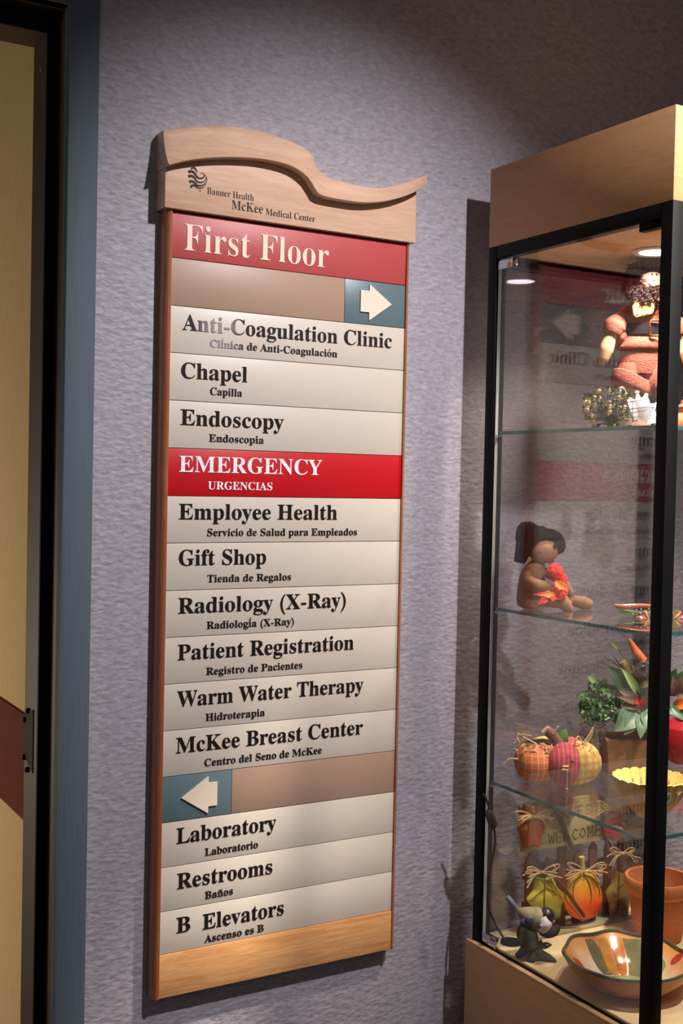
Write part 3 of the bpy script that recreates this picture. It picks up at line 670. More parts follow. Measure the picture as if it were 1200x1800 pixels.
b = Q(); b.ball((955, 944, -21), (1.8, 1.6, 3), u=8, v=6); b.ball((965, 946, -23), (1.8, 1.6, 3), u=8, v=6); b.build('eyes', BLKP, hd)
b = Q(); b.curve([(936, 970, -25), (942, 968, -26.5), (948, 970, -26)], .7, 5); b.build('mouth', mat('brown_thread', (110, 62, 44), .8), hd)
HATM = mat('black_felt', (13, 12, 18), 1.0, 0.25, 200, 0.3, 0.0006, spec=0.1)
ht = Q()
# crown
torso = [(924, 917, 5, 6, 2), (924, 919, 12, 12, 2), (923, 926, 17, 16, 2), (922, 938, 19, 19, 2), (924, 950, 21, 21, 2), (930, 958, 21, 22, 2)]
torso_lathe(ht, torso, 24)
ht.ball((921, 942, 0), (16, 20, 24), u=18, v=12); ht.ball((915, 968, 0), (11, 19, 22), (0, .12, 0)); ht.ball((935, 946, 8), (26, 20, 22))
rim = [(903, 988), (905, 968), (907, 945), (912, 928), (924, 918), (936, 921), (944, 927), (955, 928), (968, 929), (979, 936), (986, 948), (988, 959), (983, 969), (977, 972), (980, 962), (976, 951), (967, 943), (955, 939), (944, 941), (935, 949), (930, 962), (924, 976), (917, 990)]
ht.prism(rim, -25, 17, 4.5)
hto = ht.build('hat', HATM, BEAR)
b = Q(); b.tube([(921, 936, -20), (929, 930, -22), (938, 927, -23)], [1.3, 1.6, 1.4], 6); b.tube([(935, 923, -16), (942, 926, -20), (948, 928, -22)], [1.2, 1.5, 1], 6); b.build('hat_trim', mat('silver_gold_trim', (190, 170, 150), .3, metal=.6), hto)
RED = mat('red_silk', (236, 52, 52), .7, .2, 120, .4, .001); ORG = mat('orange_silk', (246, 128, 40), .7, .15, 120)
# posy: two red pompom blooms and orange leaves
def pom(b, x, y, d, R, n=60, seed=1):
    r = random.Random(seed)
    b.ball((x, y, d), R * .78, u=12, v=8)
    for _ in range(n):
        a, z = r.uniform(0, 6.28), r.uniform(-1, 1); q = math.sqrt(1 - z * z)
        b.ball((x + R * .78 * q * math.cos(a), y + R * .78 * z, d - abs(R * .78 * q * math.sin(a))), R * .25, u=6, v=4)
POSY = thing('silk_posy', 'red silk blooms with orange leaves held in the arms of the bear', 'flower', P, RZ)
b = Q(); pom(b, 969, 1002, -24, 15, 70, 1); b.build('bloom', RED, POSY)
b = Q(); pom(b, 975, 1034, -28, 17, 80, 2); b.build('bloom', RED, POSY)
b = Q(); pom(b, 984, 1016, -14, 10, 40, 3); b.build('bloom', RED, POSY)
for (x0, y0, x1, y1, wd, m) in ((966, 1018, 988, 1032, 15, ORG), (968, 1017, 976, 1030, 12, ORG), (966, 1040, 940, 1040, 13, ORG), (958, 1042, 936, 1058, 13, RED), (956, 1040, 928, 1040, 8, RED), (964, 1042, 962, 1052, 14, RED), (950, 1042, 948, 1054, 12, RED)):
    b = Q(); b.leaf((x0, y0, -42), (x1, y1, -46), wd, .15, .3, lobes=2, th=.5, n=8); b.build('leaf', m, POSY)

# glass flower lying on shelf
P, k, o = anchor(1118, -.26, 1.3227)
o = (o[0], o[1])
GF = thing('glass_flower', 'pink, green and clear glass flower lying on the shelf right of the bear', 'ornament', P, RZ)
def gl(name, rgb, a=.55): return mat(name, rgb, .08, .2, 90, Transmission_Weight=a, Coat_Weight=.5)
GGR, GPK, GYE, GCL = gl('green_glass', (150, 176, 120)), gl('pink_glass', (226, 130, 110), .4), gl('cream_glass', (244, 222, 150), .4), gl('clear_glass', (235, 225, 225), .7)
by = o[1]
def F(): return B(k, o)
for nm, pts, rr, m in (('stem', [(1077, by - 20), (1092, by - 18), (1120, by - 20), (1146, by - 20)], [1.5, 4, 4, 3], GPK), ('stem', [(1080, by - 17), (1096, by - 11), (1120, by - 8), (1142, by - 10)], [1.5, 3.4, 3, 2], GGR), ('stem', [(1086, by - 8), (1100, by - 5), (1118, by - 5)], [1, 3, 2], GGR)):
    b = F(); b.curve([(x, y, -4 + i * -3) for i, (x, y) in enumerate(pts)], rr, 10); b.build(nm, m, GF)
for (x1, y1, wd, m) in ((1118, by + 8, 10, GPK), (1126, by - 14, 10, GYE), (1112, by - 2, 8, GPK), (1138, by - 14, 12, GCL), (1143, by + 14, 14, GYE), (1150, by - 4, 12, GCL), (1190, by - 12, 14, GYE), (1200, by - 4, 14, GPK), (1196, by + 6, 10, GCL)):
    b = F(); c0 = (1138, by - 1, -14) if x1 < 1160 else (1178, by - 6, -12); b.leaf(c0, (x1, y1, -24), wd, .3, .5, th=1.0, n=8); b.build('petal', m, GF)
b = F()
for i in range(14): b.ball((1100 + i * 4 + (i * 37 % 5), by - 14 + (i * 53 % 20) - 6, -24), 1.5, u=8, v=6)
b.ball((1138, by - 2, -16), (6, 6, 6)); b.curve([(1138, by, -10), (1160, by - 2, -8), (1182, by - 4, -10)], 3, 8)
b.build('beads', GCL, GF)

# ------------------------------------------------------------------ third shelf: patchwork pumpkin, planter, sunflower bowl, red gourd
P, k, o = anchor(978, -.105, 1.0007)
PK = thing('patchwork_pumpkin', 'stuffed patchwork fabric pumpkin with raffia on the lowest glass shelf', 'pumpkin', P, RZ)
ORP = plaid('orange_plaid', (178, 98, 58), (226, 160, 120), (222, 150, 100), .011, .16)
PNK = plaid('rose_plaid', (160, 64, 74), (214, 120, 122), (160, 50, 70), .008, .22)
GNG = plaid('gold_gingham', (206, 178, 114), (178, 128, 56), (178, 128, 56), .0135, .5)
BRN = mat('brown_leather', (112, 72, 66), .6, .2, 60); GRN = mat('green_felt', (70, 130, 52), .8, .2, 60); DGR = mat('dark_leaf', (48, 60, 38), .6, .2, 60)
def PB(): return B(k, o)
for (x, y, d, rx, rz_, rd, m, lab) in ((937, 1342, -8, 36, 36, 40, ORP, 'orange plaid lobe'), (985, 1346, -34, 31, 38, 26, PNK, 'rose plaid lobe'), (1020, 1343, -6, 34, 36, 40, GNG, 'yellow gingham lobe'), (955, 1342, -10, 26, 36, 24, ORP, None), (1006, 1344, -26, 26, 36, 26, GNG, None), (960, 1342, 30, 36, 36, 26, GNG, None), (1005, 1342, 32, 36, 36, 26, PNK, None)):
    b = PB(); b.ball((x, o[1] - rz_, d), (rx, rd, rz_), u=24, v=16); ob = b.build('lobe', m, PK)
    if lab: ob['label'] = lab
b = PB(); b.curve([(982, 1312, -8), (970, 1294, -10), (958, 1282, -12), (953, 1276, -12)], [12, 10, 9, 7], 12); b.build('stem', BRN, PK)
b = PB(); b.leaf((975, 1312, -14), (916, 1301, -20), 22, .2, .4, th=.8); b.build('leaf', DGR, PK)
b = PB(); b.leaf((978, 1310, -6), (990, 1278, -10), 22, .2, .4, th=.8); b.build('leaf', GRN, PK)
b = PB(); b.tube([(966, 1286, -20), (974, 1272, -22)], 2.2, 8); b.tube([(948, 1284, -20), (956, 1274, -22)], [4, 3], 8); b.build('twig_end', mat('cut_twig', (170, 150, 130), .7), PK)
rnd = random.Random(5)
b = PB()
for _ in range(34):
    x = rnd.uniform(918, 1030); y = 1312 - 6 * math.sin((x - 918) / 112 * PI) + rnd.uniform(-4, 5); dx = rnd.uniform(-16, 16); dy = rnd.uniform(-8, 12)
    b.curve([(x, y, -26), (x + dx * .5, y + dy * .2 - 4, -34), (x + dx, y + dy, -36)], [.9, 1, .5], 5, 4)
for q in ([(985, 1318), (962, 1322), (948, 1318), (925, 1310)], [(955, 1310), (940, 1325), (945, 1335), (958, 1338)], [(940, 1322), (948, 1332), (958, 1334)], [(958, 1326), (962, 1345), (970, 1356), (976, 1364)], [(1018, 1300), (1006, 1285), (1000, 1300), (1016, 1302)], [(1016, 1302), (1028, 1285), (1034, 1272), (1030, 1290), (1018, 1302)], [(1016, 1302), (1000, 1310), (990, 1308)], [(1016, 1302), (1026, 1312), (1032, 1306)], [(903, 1284), (901, 1298), (897, 1302)], [(902, 1292), (908, 1302)], [(910, 1286), (925, 1286)], [(905, 1330), (890, 1330), (881, 1340)], [(905, 1315), (898, 1312)], [(903, 1284), (915, 1292), (935, 1300)], [(895, 1330), (912, 1328), (930, 1320)]):
    b.curve([(x, y, -38 if 915 < x < 1015 else -24) for x, y in q], 1.3, 5, 5)
b.build('raffia', RAFFIA, PK, kind='stuff')
b = PB(); b.tube([(982, 1338, -61), (983, 1354, -61), (983, 1371, -58)], [3, 3.4, 3], 8); b.build('twig_nose', mat('grey_twig', (130, 84, 80), .8, .3, 60), PK)
b = PB(); b.tube([(976, 1332, -62), (986, 1332, -62)], 1.8, 6); b.tube([(975, 1337, -62), (985, 1338, -62)], 1.8, 6); b.tube([(983, 1371, -60), (986, 1371, -60)], 1.6, 6); b.build('straw_ties', RAFFIA, PK)
b = PB()
for (x0, y0, x1, y1) in ((984, 1312, 990, 1318), (988, 1326, 992, 1322), (992, 1322, 996, 1326), (985, 1338, 989, 1350), (988, 1352, 989, 1368)): b.tube([(x0, y0, -58), (x1, y1, -60)], .7, 5)
b.build('stitches', BLKP, PK)

# planter with artificial greenery
P, k, o = anchor(1106, -.115, 1.0007)
PT = thing('potted_greenery', 'square terracotta planter of mixed artificial leaves behind the yellow bowl', 'potted plant', P, RZ)
def G(): return B(k, o)
by = o[1]
b = G(); hx0, hx1, d_ = 54, 48, 34
f = [b.bm.verts.new(b.p((1106 + sx * hx, y, sd * dd))) for (hx, dd, y) in ((44, 28, by), (50, 34, 1293), (46, 30, 1293), (42, 27, 1303)) for sx, sd in ((-1, -1), (1, -1), (1, 1), (-1, 1))]
for r in range(3):
    for j in range(4): b.bm.faces.new((f[r * 4 + j], f[r * 4 + (j + 1) % 4], f[r * 4 + 4 + (j + 1) % 4], f[r * 4 + 4 + j]))
b.bm.faces.new(f[0:4]); b.bm.faces.new(f[12:16])
bmesh.ops.bevel(b.bm, geom=[e for e in b.bm.edges], offset=1.5 / k, segments=2, affect='EDGES')
b.build('pot', mat('mossy_terracotta', (150, 96, 62), .85, .4, 90, .5, .001, rgb2=(120, 96, 60)), PT)
LG = mat('sage_leaf', (98, 130, 102), .45, .3, 60); LD = mat('deep_green_leaf', (44, 66, 40), .4, .3, 60); LM = mat('mid_green_leaf', (74, 116, 58), .45, .35, 60)
LL = mat('lime_leaf', (140, 172, 96), .4, .3, 60); MAG = mat('plum_petal', (116, 60, 72), .5, .45, 90, rgb2=(108, 96, 70)); CRM = mat('red_bloom', (190, 44, 52), .5, .2, 60)
def lf(x0, y0, x1, y1, wd, m, d0=-10, d1=-30, bend=.2, cup=.3, nm='leaf'):
    b = G(); b.leaf((x0, y0, d0), (x1, y1, d1), wd, bend, cup, th=.6, n=9); b.build(nm, m, PT)
lf(1112, 1240, 1068, 1276, 38, LG, -20, -44); lf(1112, 1244, 1084, 1282, 26, LG, -22, -46); lf(1116, 1246, 1110, 1287, 20, LG, -24, -52)
lf(1124, 1244, 1120, 1272, 18, LG, -24, -46); lf(1134, 1240, 1126, 1278, 24, LG, -20, -40); lf(1134, 1236, 1150, 1250, 22, LG)
lf(1112, 1222, 1059, 1170, 34, LD, -6, -14); lf(1116, 1218, 1082, 1172, 14, LL, -10, -22); lf(1118, 1222, 1100, 1186, 12, LD, -8, -16)
lf(1120, 1230, 1138, 1204, 32, LD, -8, -16); lf(1110, 1232, 1062, 1204, 26, LM, -4, -10); lf(1124, 1234, 1124, 1206, 28, LD, -12, -14)
lf(1098, 1228, 1050, 1252, 30, LD, -2, -8); lf(1090, 1240, 1052, 1262, 30, LD, -2, -8); lf(1092, 1236, 1068, 1212, 24, LM, -2, -8)
lf(1114, 1228, 1076, 1208, 15, MAG, -20, -34, nm='petal'); lf(1114, 1230, 1074, 1218, 13, MAG, -22, -38, nm='petal'); lf(1114, 1234, 1078, 1234, 16, MAG, -20, -34, nm='petal'); lf(1120, 1240, 1138, 1218, 26, MAG, -14, -22, nm='petal'); lf(1120, 1238, 1116, 1220, 12, CRM, -24, -34, nm='petal'); lf(1116, 1230, 1100, 1222, 9, CRM, -26, -38, nm='petal'); lf(1122, 1244, 1108, 1238, 18, MAG, -20, -28, nm='petal')
lf(1178, 1214, 1192, 1182, 18, MAG, -12, -20, nm='petal'); lf(1178, 1220, 1172, 1184, 16, MAG, -12, -20, nm='petal'); lf(1174, 1216, 1205, 1212, 12, MAG, -12, -20, nm='petal'); lf(1168, 1240, 1186, 1250, 16, LG, -12, -24)
lf(1174, 1234, 1205, 1262, 24, LG, -12, -24); lf(1160, 1220, 1180, 1172, 26, LD, 0, -8); lf(1172, 1220, 1205, 1168, 26, LM, 0, -8); lf(1176, 1236, 1202, 1226, 18, ORG, -12, -24, nm='petal')
b = G(); b.ball((1118, 1262, 4), (46, 26, 24)); b.build('moss', LD, PT)
rnd = random.Random(21)
b = G()
for _ in range(240):
    while True:
        x, y = rnd.uniform(-30, 34), rnd.uniform(-34, 36)
        if (x / 32) ** 2 + (y / 36) ** 2 < 1: break
    x += 1043; y += 1236; a = rnd.uniform(0, 6.28); l = rnd.uniform(5, 10)
    b.leaf((x, y, rnd.uniform(-24, 10)), (x + l * math.cos(a), y + l * math.sin(a), rnd.uniform(-30, 0)), rnd.uniform(5, 8), .3, .5, th=.4, n=4)
b.ball((1047, 1238, 6), (24, 18, 28)); b.build('boxwood_sprigs', LM, PT, kind='stuff')
b = G()
for _ in range(70):
    x, y = 1030 + rnd.uniform(-10, 28), 1268 + rnd.uniform(-14, 42); a = rnd.uniform(0, 6.28)
    b.curve([(x, y, -8), (x + 4 * math.cos(a), y + 4 * math.sin(a), -14), (x + 8 * math.cos(a + .8), y + 8 * math.sin(a + .8), -12)], [.8, 1, .4], 5, 3)
b.build('dried_tips', mat('olive_dry', (122, 116, 72), .8, .4, 80), PT, kind='stuff')
b = G()
for q in ([(1118, 1222, 0), (1104, 1172, -4), (1086, 1150, -4), (1078, 1138, -4), (1066, 1129, -4)], [(1112, 1215, 0), (1080, 1170, 0), (1056, 1154, -2)], [(1112, 1218, 0), (1085, 1180, 0), (1060, 1168, -2), (1040, 1162, -2)], [(1116, 1240, -10), (1117, 1220, -16), (1102, 1192, -14), (1088, 1176, -10), (1060, 1172, -8)], [(1060, 1206, 0), (1046, 1196, -2), (1036, 1192, -4)], [(1100, 1200, 0), (1088, 1178, 0), (1078, 1160, 0), (1070, 1152, 0)]):
    b.curve(q, [1.4] * (len(q) - 1) + [.7], 6, 5)
b.build('stems', mat('olive_stem', (84, 88, 48), .6, .3, 60), PT)
lf(1080, 1140, 1064, 1127, 7, LL, -4, -6); lf(1042, 1196, 1026, 1188, 16, LL, -4, -10); lf(1052, 1208, 1056, 1190, 14, LM, -4, -10); lf(1068, 1216, 1054, 1200, 14, LL, 0, -6); lf(1020, 1232, 1012, 1222, 12, LL, -6, -12); lf(1022, 1240, 1013, 1238, 10, LM, -6, -12)
b = G()
for i in range(20): y = 1145 + i * 3.2; b.tube([(1144, y + 4, -4), (1133, y, -10)], [.7, .3], 4)
b.build('pine_needles', LM, PT, kind='stuff')
b = G(); b.curve([(1136, 1215, 14), (1112, 1190, 12), (1090, 1164, 10)], [18, 15, 6], 12); b.build('wheat_husk', mat('tan_husk', (168, 142, 92), .8, .25, 60), PT)
b = G(); b.curve([(1124, 1160, -4), (1112, 1146, -4), (1098, 1122, -4)], [8, 8, 2], 10); b.build('orange_feather', mat('orange_feather', (206, 100, 42), .8, .3, 60), PT)
b = G(); R_ = [(1119, 1170, -24), (1124, 1170, -12), (1140, 1168, 0), (1156, 1164, 4)]
b.curve(R_, [11, 11.5, 8, 8], 18, 5); b.build('metal_spout', mat('pewter', (170, 160, 164), .25, .2, 60, metal=.85), PT)
b = G(); b.ball((1118.5, 1170, -24.5), (6, 2, 5), u=14, v=8); b.build('spout_opening', BLKP, PT)

# yellow sunflower bowl
P, k, o = anchor(1142, -.352, 1.0007)
BW = thing('candy_bowl', 'yellow flower shaped candy bowl with fluted rim on the lowest glass shelf', 'bowl', P, 0)
YB_ = mat('yellow_glaze', (222, 170, 78), .35, .2, 30, rgb2=(196, 138, 58)); YI = mat('yellow_inner_glaze', (250, 218, 130), .35, .15, 40)
s = 1 / k
prof = [(0, 0), (22 * s, 0), (24 * s, 3 * s), (36 * s, 14 * s), (54 * s, 38 * s), (64 * s, 58 * s), (67 * s, 67 * s)]
def flut(r, z, a, i):
    f = abs(math.cos(a * 10)) ** .6; q = min(1, z / (67 * s)); return r * (1 - .06 * q + .06 * f * q), z + (3.2 * s * f if i >= 6 and i < 9 else 0)
pin = [(67 * s, 67 * s), (64 * s, 68 * s), (60 * s, 60 * s), (50 * s, 40 * s), (34 * s, 18 * s), (0, 8 * s)]
def flin(r, z, a, i):
    f = abs(math.cos(a * 10)) ** .6; q = min(1, z / (67 * s)); return r * (1 - .06 * q + .06 * f * q), z + (3.2 * s * f if i < 2 else 0)
b = B(); b.lathe(prof, seg=120, mod=flut, closed=False); b.build('bowl', YB_, BW)
b = B(); b.lathe(pin, seg=120, mod=flin, closed=False); b.build('inner_glaze', YI, BW)
b = B()
for j in range(20):
    a = j * PI / 10 + .16
    pts = [(R_ * s * math.cos(a), R_ * s * math.sin(a), z * s) for R_, z in ((34, 20), (44, 33), (53, 49), (57, 58))]
    b.tube(pts, [.0004, .0022, .0018, .0004], 6)
b.build('painted_ribs', mat('orange_glaze', (236, 120, 50), .4, .3, 60), BW)
LW = mat('white_slip', (240, 228, 214), .4, .05, 50)
view = math.atan2(CAM.y - P.y, CAM.x - P.x)
for ch, px_ in zip('CANDY', (1137, 1148, 1159, 1172, 1187)):
    off = (px_ - 1142) / k; th = view + math.asin(max(-.95, min(.95, off / (60 * s))))
    me = text_mesh(ch, .03, .05, True); zc = 47 * s
    R_ = 58 * s; c_h = 21 * s
    xs_ = [v.co.x for v in me.vertices]; mid = (min(xs_) + max(xs_)) / 2
    rad = Vector((math.cos(th), math.sin(th), 0)); tan = Vector((-math.sin(th), math.cos(th), 0)); upv = (Vector((0, 0, 1)) + rad * .45).normalized()
    for v in me.vertices: v.co = rad * (R_ + .0012 + v.co.z * .01) + tan * ((v.co.x - mid) * c_h / .72 * .62) + Vector((0, 0, zc)) + upv * ((v.co.y - .35) * c_h / .72)
    me.materials.clear(); me.materials.append(LW); o_ = bpy.data.objects.new('letter', me); COL.objects.link(o_); o_.parent = BW

P, k, o = anchor(1196, -.10, 1.0007)
RG = thing('red_apple_pot', 'glossy red ceramic apple behind the yellow candy bowl', 'ornament', P, 0)
s = 1 / k
B().lathe([(0, 0), (16 * s, 0), (34 * s, 12 * s), (44 * s, 40 * s), (38 * s, 64 * s), (22 * s, 76 * s), (8 * s, 72 * s), (0, 64 * s)], seg=32, closed=False).build('body', mat('red_glaze', (176, 30, 30), .25, .15, 40), RG)
b = B(); b.curve([(0, 0, 66 * s), (4 * s, 0, 84 * s), (-4 * s, 2 * s, 98 * s)], .0035, 8)
b.build('stem', LD, RG)

# ------------------------------------------------------------------ case floor: picket fence welcome sign
FY = -.100
FE = thing('welcome_sign', 'rustic picket fence welcome sign with raffia tied autumn ornaments', 'sign', tuple(atY(985, 1640, FY)[:2]) + (.7028,))
FO = Vector(FE.location)
def onf(o_): o_.matrix_parent_inverse = Matrix.Translation(-FO); return o_
PICK = mat('weathered_brown_wood', (104, 62, 50), .85, .35, 12, .4, .0008, stretch=(12, 12, 2)); BRD = mat('olive_cream_board', (176, 162, 118), .8, .2, 20, .3, .0006)
def a2(x, y, Y=FY): q = atY(x, y, Y); return (q.x, q.z)
def fpr(poly, y0, y1, name, m, bev=.0008):
    b = B(); b.prism([a2(x, y, y0) for x, y in poly], y0, y1, bev); return onf(b.build(name, m, FE))
for (x, wd, yt) in ((932, 18, 1500), (963, 16, 1508), (988, 18, 1480), (1016, 18, 1494), (1042, 18, 1480), (1068, 16, 1478), (1092, 16, 1470)):
    yb_ = 1640 - (x - 932) * .13
    zt_ = a2(x, yt)[1]; xc = a2(x, 1560)[0]; h = .0095 if wd > 16 else .0085
    b = B(); b.prism([(xc - h, .7028), (xc + h, .7028), (xc + h, zt_ - .012), (xc, zt_), (xc - h, zt_ - .012)], FY, FY + .006, .0006); onf(b.build('picket', PICK, FE))
xa, xb = a2(922, 1600)[0], a2(1104, 1600)[0]
for zc in (.755, .81): onf(B().box((xa, FY + .0062, zc), (xb, FY + .011, zc + .012), .0006).build('rail', PICK, FE))
onf(B().box((xa - .002, FY - .022, .7026), (xb + .004, FY + .016, .7080), .0006).build('base', BRD, FE))
WB = fpr([(918, 1498), (1064, 1477), (1066, 1440), (1062, 1402), (1050, 1396), (915, 1418)], FY - .008, FY - .001, 'name_board', BRD)
def a3(x, y, Y): return tuple(atY(x, y, Y))
def line(b, pts, r, Y): b.curve([a3(x, y, Y) for x, y in pts], r, 6, 3)
BL = mat('dark_brush_paint', (40, 38, 24), .7, .1, 50); Y_ = FY - .0086
def strokes(word, x0, x1, yb0, yb1, h):
    G_ = {'W': [[(0, 1), (.25, 0), (.5, .75), (.75, 0), (1, 1)]], 'E': [[(.9, 1), (0, 1), (0, 0), (.95, 0)], [(0, .5), (.75, .5)]], 'L': [[(0, 1), (0, 0), (.9, 0)]], 'C': [[(1, .85), (.5, 1), (.05, .5), (.5, 0), (1, .15)]],
          'O': [[(.5, 1), (0, .5), (.5, 0), (1, .5), (.5, 1)]], 'M': [[(0, 0), (.12, 1), (.5, .3), (.88, 1), (1, 0)]], 'H': [[(0, 0), (0, 1)], [(1, 0), (1, 1)], [(0, .5), (1, .5)]], 'A': [[(0, 0), (.5, 1), (1, 0)], [(.2, .35), (.8, .35)]],
          'R': [[(0, 0), (0, 1), (.8, .85), (.7, .55), (0, .5), (.9, 0)]], 'V': [[(0, 1), (.5, 0), (1, 1)]], 'S': [[(.9, .9), (.2, .95), (.1, .6), (.85, .4), (.8, .05), (0, .1)]], 'T': [[(0, 1), (1, 1)], [(.5, 1), (.5, 0)]]}
    b = B(); n = len(word); cw_ = (x1 - x0) / n
    for i, ch in enumerate(word):
        X0 = x0 + i * cw_; yb_ = yb0 + (yb1 - yb0) * (i + .5) / n
        for st in G_[ch]:
            P_ = [a3(X0 + u * cw_ * .74, yb_ - v * h - u * 2, Y_) for u, v in st]
            b.tube(P_, .0008, 6)
    b.build('lettering', BL, WB).matrix_parent_inverse = Matrix.Identity(4)
strokes('WELCOME', 964, 1060, 1486, 1468, 19); strokes('HARVEST', 962, 1056, 1446, 1428, 18)
fl = B(); [fl.ball(a3(x, y, FY - .012), (.004, .003, .003), u=8, v=6) for x, y in ((990, 1424), (995, 1427), (1000, 1428), (1004, 1430), (992, 1428))]; onf(fl.build('red_blossom', CRM, FE))
STK = mat('bark_stick', (92, 62, 44), .9, .4, 60, .6, .001)
for nm, pts, r, Y in (('stick', [(968, 1412), (984, 1440), (996, 1468), (1006, 1490)], .0045, FY - .014), ('stick', [(975, 1542), (994, 1565), (1012, 1590), (1026, 1610)], .0035, FY - .030), ('stick', [(1054, 1430), (1062, 1465), (1070, 1500)], .0035, FY - .012)):
    b = B(); line(b, pts, r, Y); onf(b.build(nm, STK, FE))
def bow(cx, cy, Y, sc=1.0, seed=0, n=9):
    r = random.Random(seed); b = B()
    for i in range(n):
        a = r.choice([-1, 1]) * r.uniform(.1, .5) + (0 if i % 2 else PI); l = r.uniform(20, 34) * sc
        x1, y1 = cx + l * math.cos(a), cy + l * math.sin(a) * .8 + 5
        if i < 4: b.curve([a3(cx, cy, Y), a3(cx + (x1 - cx) * .6, cy + (y1 - cy) * .5 - 8 * sc, Y - .006), a3(x1, y1 - 6 * sc, Y - .008), a3(cx + (x1 - cx) * .5, cy + 4, Y - .004), a3(cx, cy + 1, Y)], .0013, 5, 4)
        else: b.curve([a3(cx, cy, Y), a3(cx + (x1 - cx) * .5, cy + (y1 - cy) * .4, Y - .006), a3(x1, y1 + r.uniform(-6, 14), Y - .006)], .0014, 5, 4)
    b.ball(a3(cx, cy, Y - .002), (.004, .004, .003), u=8, v=6); onf(b.build('raffia_bow', RAFFIA, FE))
def ramp(name, cols, axis='Z', lo=0, hi=1, rough=.35, noise=.35):
    m, N, L, b = newmat(name); tc = N.new('ShaderNodeTexCoord'); sp = N.new('ShaderNodeSeparateXYZ'); L.new(tc.outputs['Object'], sp.inputs[0])
    mr = N.new('ShaderNodeMapRange'); mr.inputs[1].default_value = lo; mr.inputs[2].default_value = hi; L.new(sp.outputs[axis], mr.inputs[0])
    no = N.new('ShaderNodeTexNoise'); no.inputs['Scale'].default_value = 45; L.new(tc.outputs['Object'], no.inputs['Vector'])
    ad = N.new('ShaderNodeMath'); ad.operation = 'MULTIPLY_ADD'; ad.inputs[1].default_value = noise; L.new(no.outputs['Fac'], ad.inputs[0])
    sb = N.new('ShaderNodeMath'); sb.operation = 'SUBTRACT'; sb.inputs[1].default_value = noise / 2; L.new(mr.outputs[0], sb.inputs[0]); L.new(sb.outputs[0], ad.inputs[2])
    cr = N.new('ShaderNodeValToRGB'); e = cr.color_ramp.elements
    for i, c in enumerate(cols):
        q = e[i] if i < 2 else e.new(1)
        q.position = i / (len(cols) - 1); q.color = (*lin(c), 1)
    L.new(ad.outputs[0], cr.inputs[0]); L.new(cr.outputs[0], b.inputs['Base Color']); setp(b, Roughness=rough); return m
def lobed(cx, cy, w_, h_, Y, name, m, lobes=3, tilt=0.0, grooves=None):
    """carved wooden ornament: domed outline with real thickness"""
    n = 48; b = B(); rings = []
    for q, dep in ((1.0, 0), (1.0, -.004), (.85, -.009), (.55, -.013), (.0, -.0145)):
        rg = []
        for i in range(n):
            a = 2 * PI * i / n; rr = 1 - .24 * abs(math.sin(lobes * a)) ** 1.2 if lobes else 1
            x = math.cos(a) * w_ * rr * (1 - .18 * math.sin(a)); y = math.sin(a) * h_ * rr
            x2 = x * math.cos(tilt) - y * math.sin(tilt); y2 = x * math.sin(tilt) + y * math.cos(tilt)
            q_ = max(q, .001); p_ = atY(cx + x2 * q_, cy - y2 * q_, Y); rg.append(b.bm.verts.new((p_.x, Y + dep, p_.z)))
        rings.append(rg)
    for i in range(4):
        for j in range(n): b.bm.faces.new((rings[i][j], rings[i][(j + 1) % n], rings[i + 1][(j + 1) % n], rings[i + 1][j]))
    b.bm.faces.new(rings[0][::-1]); b.bm.faces.new(rings[-1])
    o_ = onf(b.build(name, m, FE))
    if grooves:
        g = B()
        for pts in grooves: g.curve([a3(x, y, Y - dd) for x, y, dd in pts], .0008, 5, 4)
        go = g.build('painted_veins', BL, o_); go.matrix_parent_inverse = Matrix.Identity(4)
    return o_
Z = lambda x, y: a2(x, y, FY - .012)[1]
lobed(958, 1577, 34, 44, FY - .010, 'green_leaf_ornament', ramp('green_gold', [(60, 96, 34), (150, 160, 50), (196, 178, 70), (110, 146, 50)], 'Z', Z(958, 1622), Z(958, 1535)), 3, .1, [[(957, 1542, .010), (957, 1570, .0155), (956, 1612, .012)], [(957, 1560, .0145), (972, 1568, .0145), (984, 1580, .010)], [(957, 1562, .0145), (945, 1572, .0145), (932, 1584, .010)]])
lobed(1023, 1573, 33, 43, FY - .010, 'pumpkin_ornament', ramp('orange_yellow', [(196, 66, 22), (232, 88, 32), (226, 150, 50), (214, 184, 70)], 'Z', Z(1023, 1616), Z(1023, 1534), .35, .1), 0, -.05, [[(1023, 1534, .009), (1010, 1552, .0135), (1008, 1580, .0145), (1024, 1612, .009)], [(1023, 1534, .009), (1036, 1556, .0145), (1038, 1585, .0135), (1024, 1612, .009)], [(1023, 1534, .009), (1000, 1550, .0105), (994, 1580, .0105), (1020, 1612, .009)], [(1023, 1534, .009), (1048, 1552, .0105), (1052, 1580, .0105), (1028, 1612, .009)]])
b = B(); b.tube([a3(1024, 1534, FY - .012), a3(1023, 1518, FY - .013), a3(1022, 1506, FY - .013)], [.0055, .0045, .0055], 10); onf(b.build('ornament_stem', mat('yellow_stem', (206, 178, 92), .5), FE))
lobed(1087, 1570, 24, 48, FY - .010, 'brown_leaf_ornament', ramp('olive_brown', [(84, 52, 34), (120, 88, 44), (136, 116, 54), (94, 66, 40)], 'Z', Z(1087, 1618), Z(1087, 1525)), 3, -.05, [[(1088, 1530, .010), (1087, 1570, .0155), (1084, 1608, .012)], [(1087, 1560, .015), (1100, 1552, .012)], [(1087, 1575, .015), (1075, 1566, .012)], [(1087, 1590, .014), (1098, 1584, .010)]])
lobed(931, 1452, 24, 44, FY - .012, 'orange_leaf_ornament', ramp('rust_orange', [(190, 84, 30), (176, 66, 36), (150, 100, 46), (120, 60, 34)], 'Z', Z(931, 1498), Z(931, 1410)), 3, .05, [[(930, 1430, .012), (928, 1460, .0155), (926, 1490, .012)]])
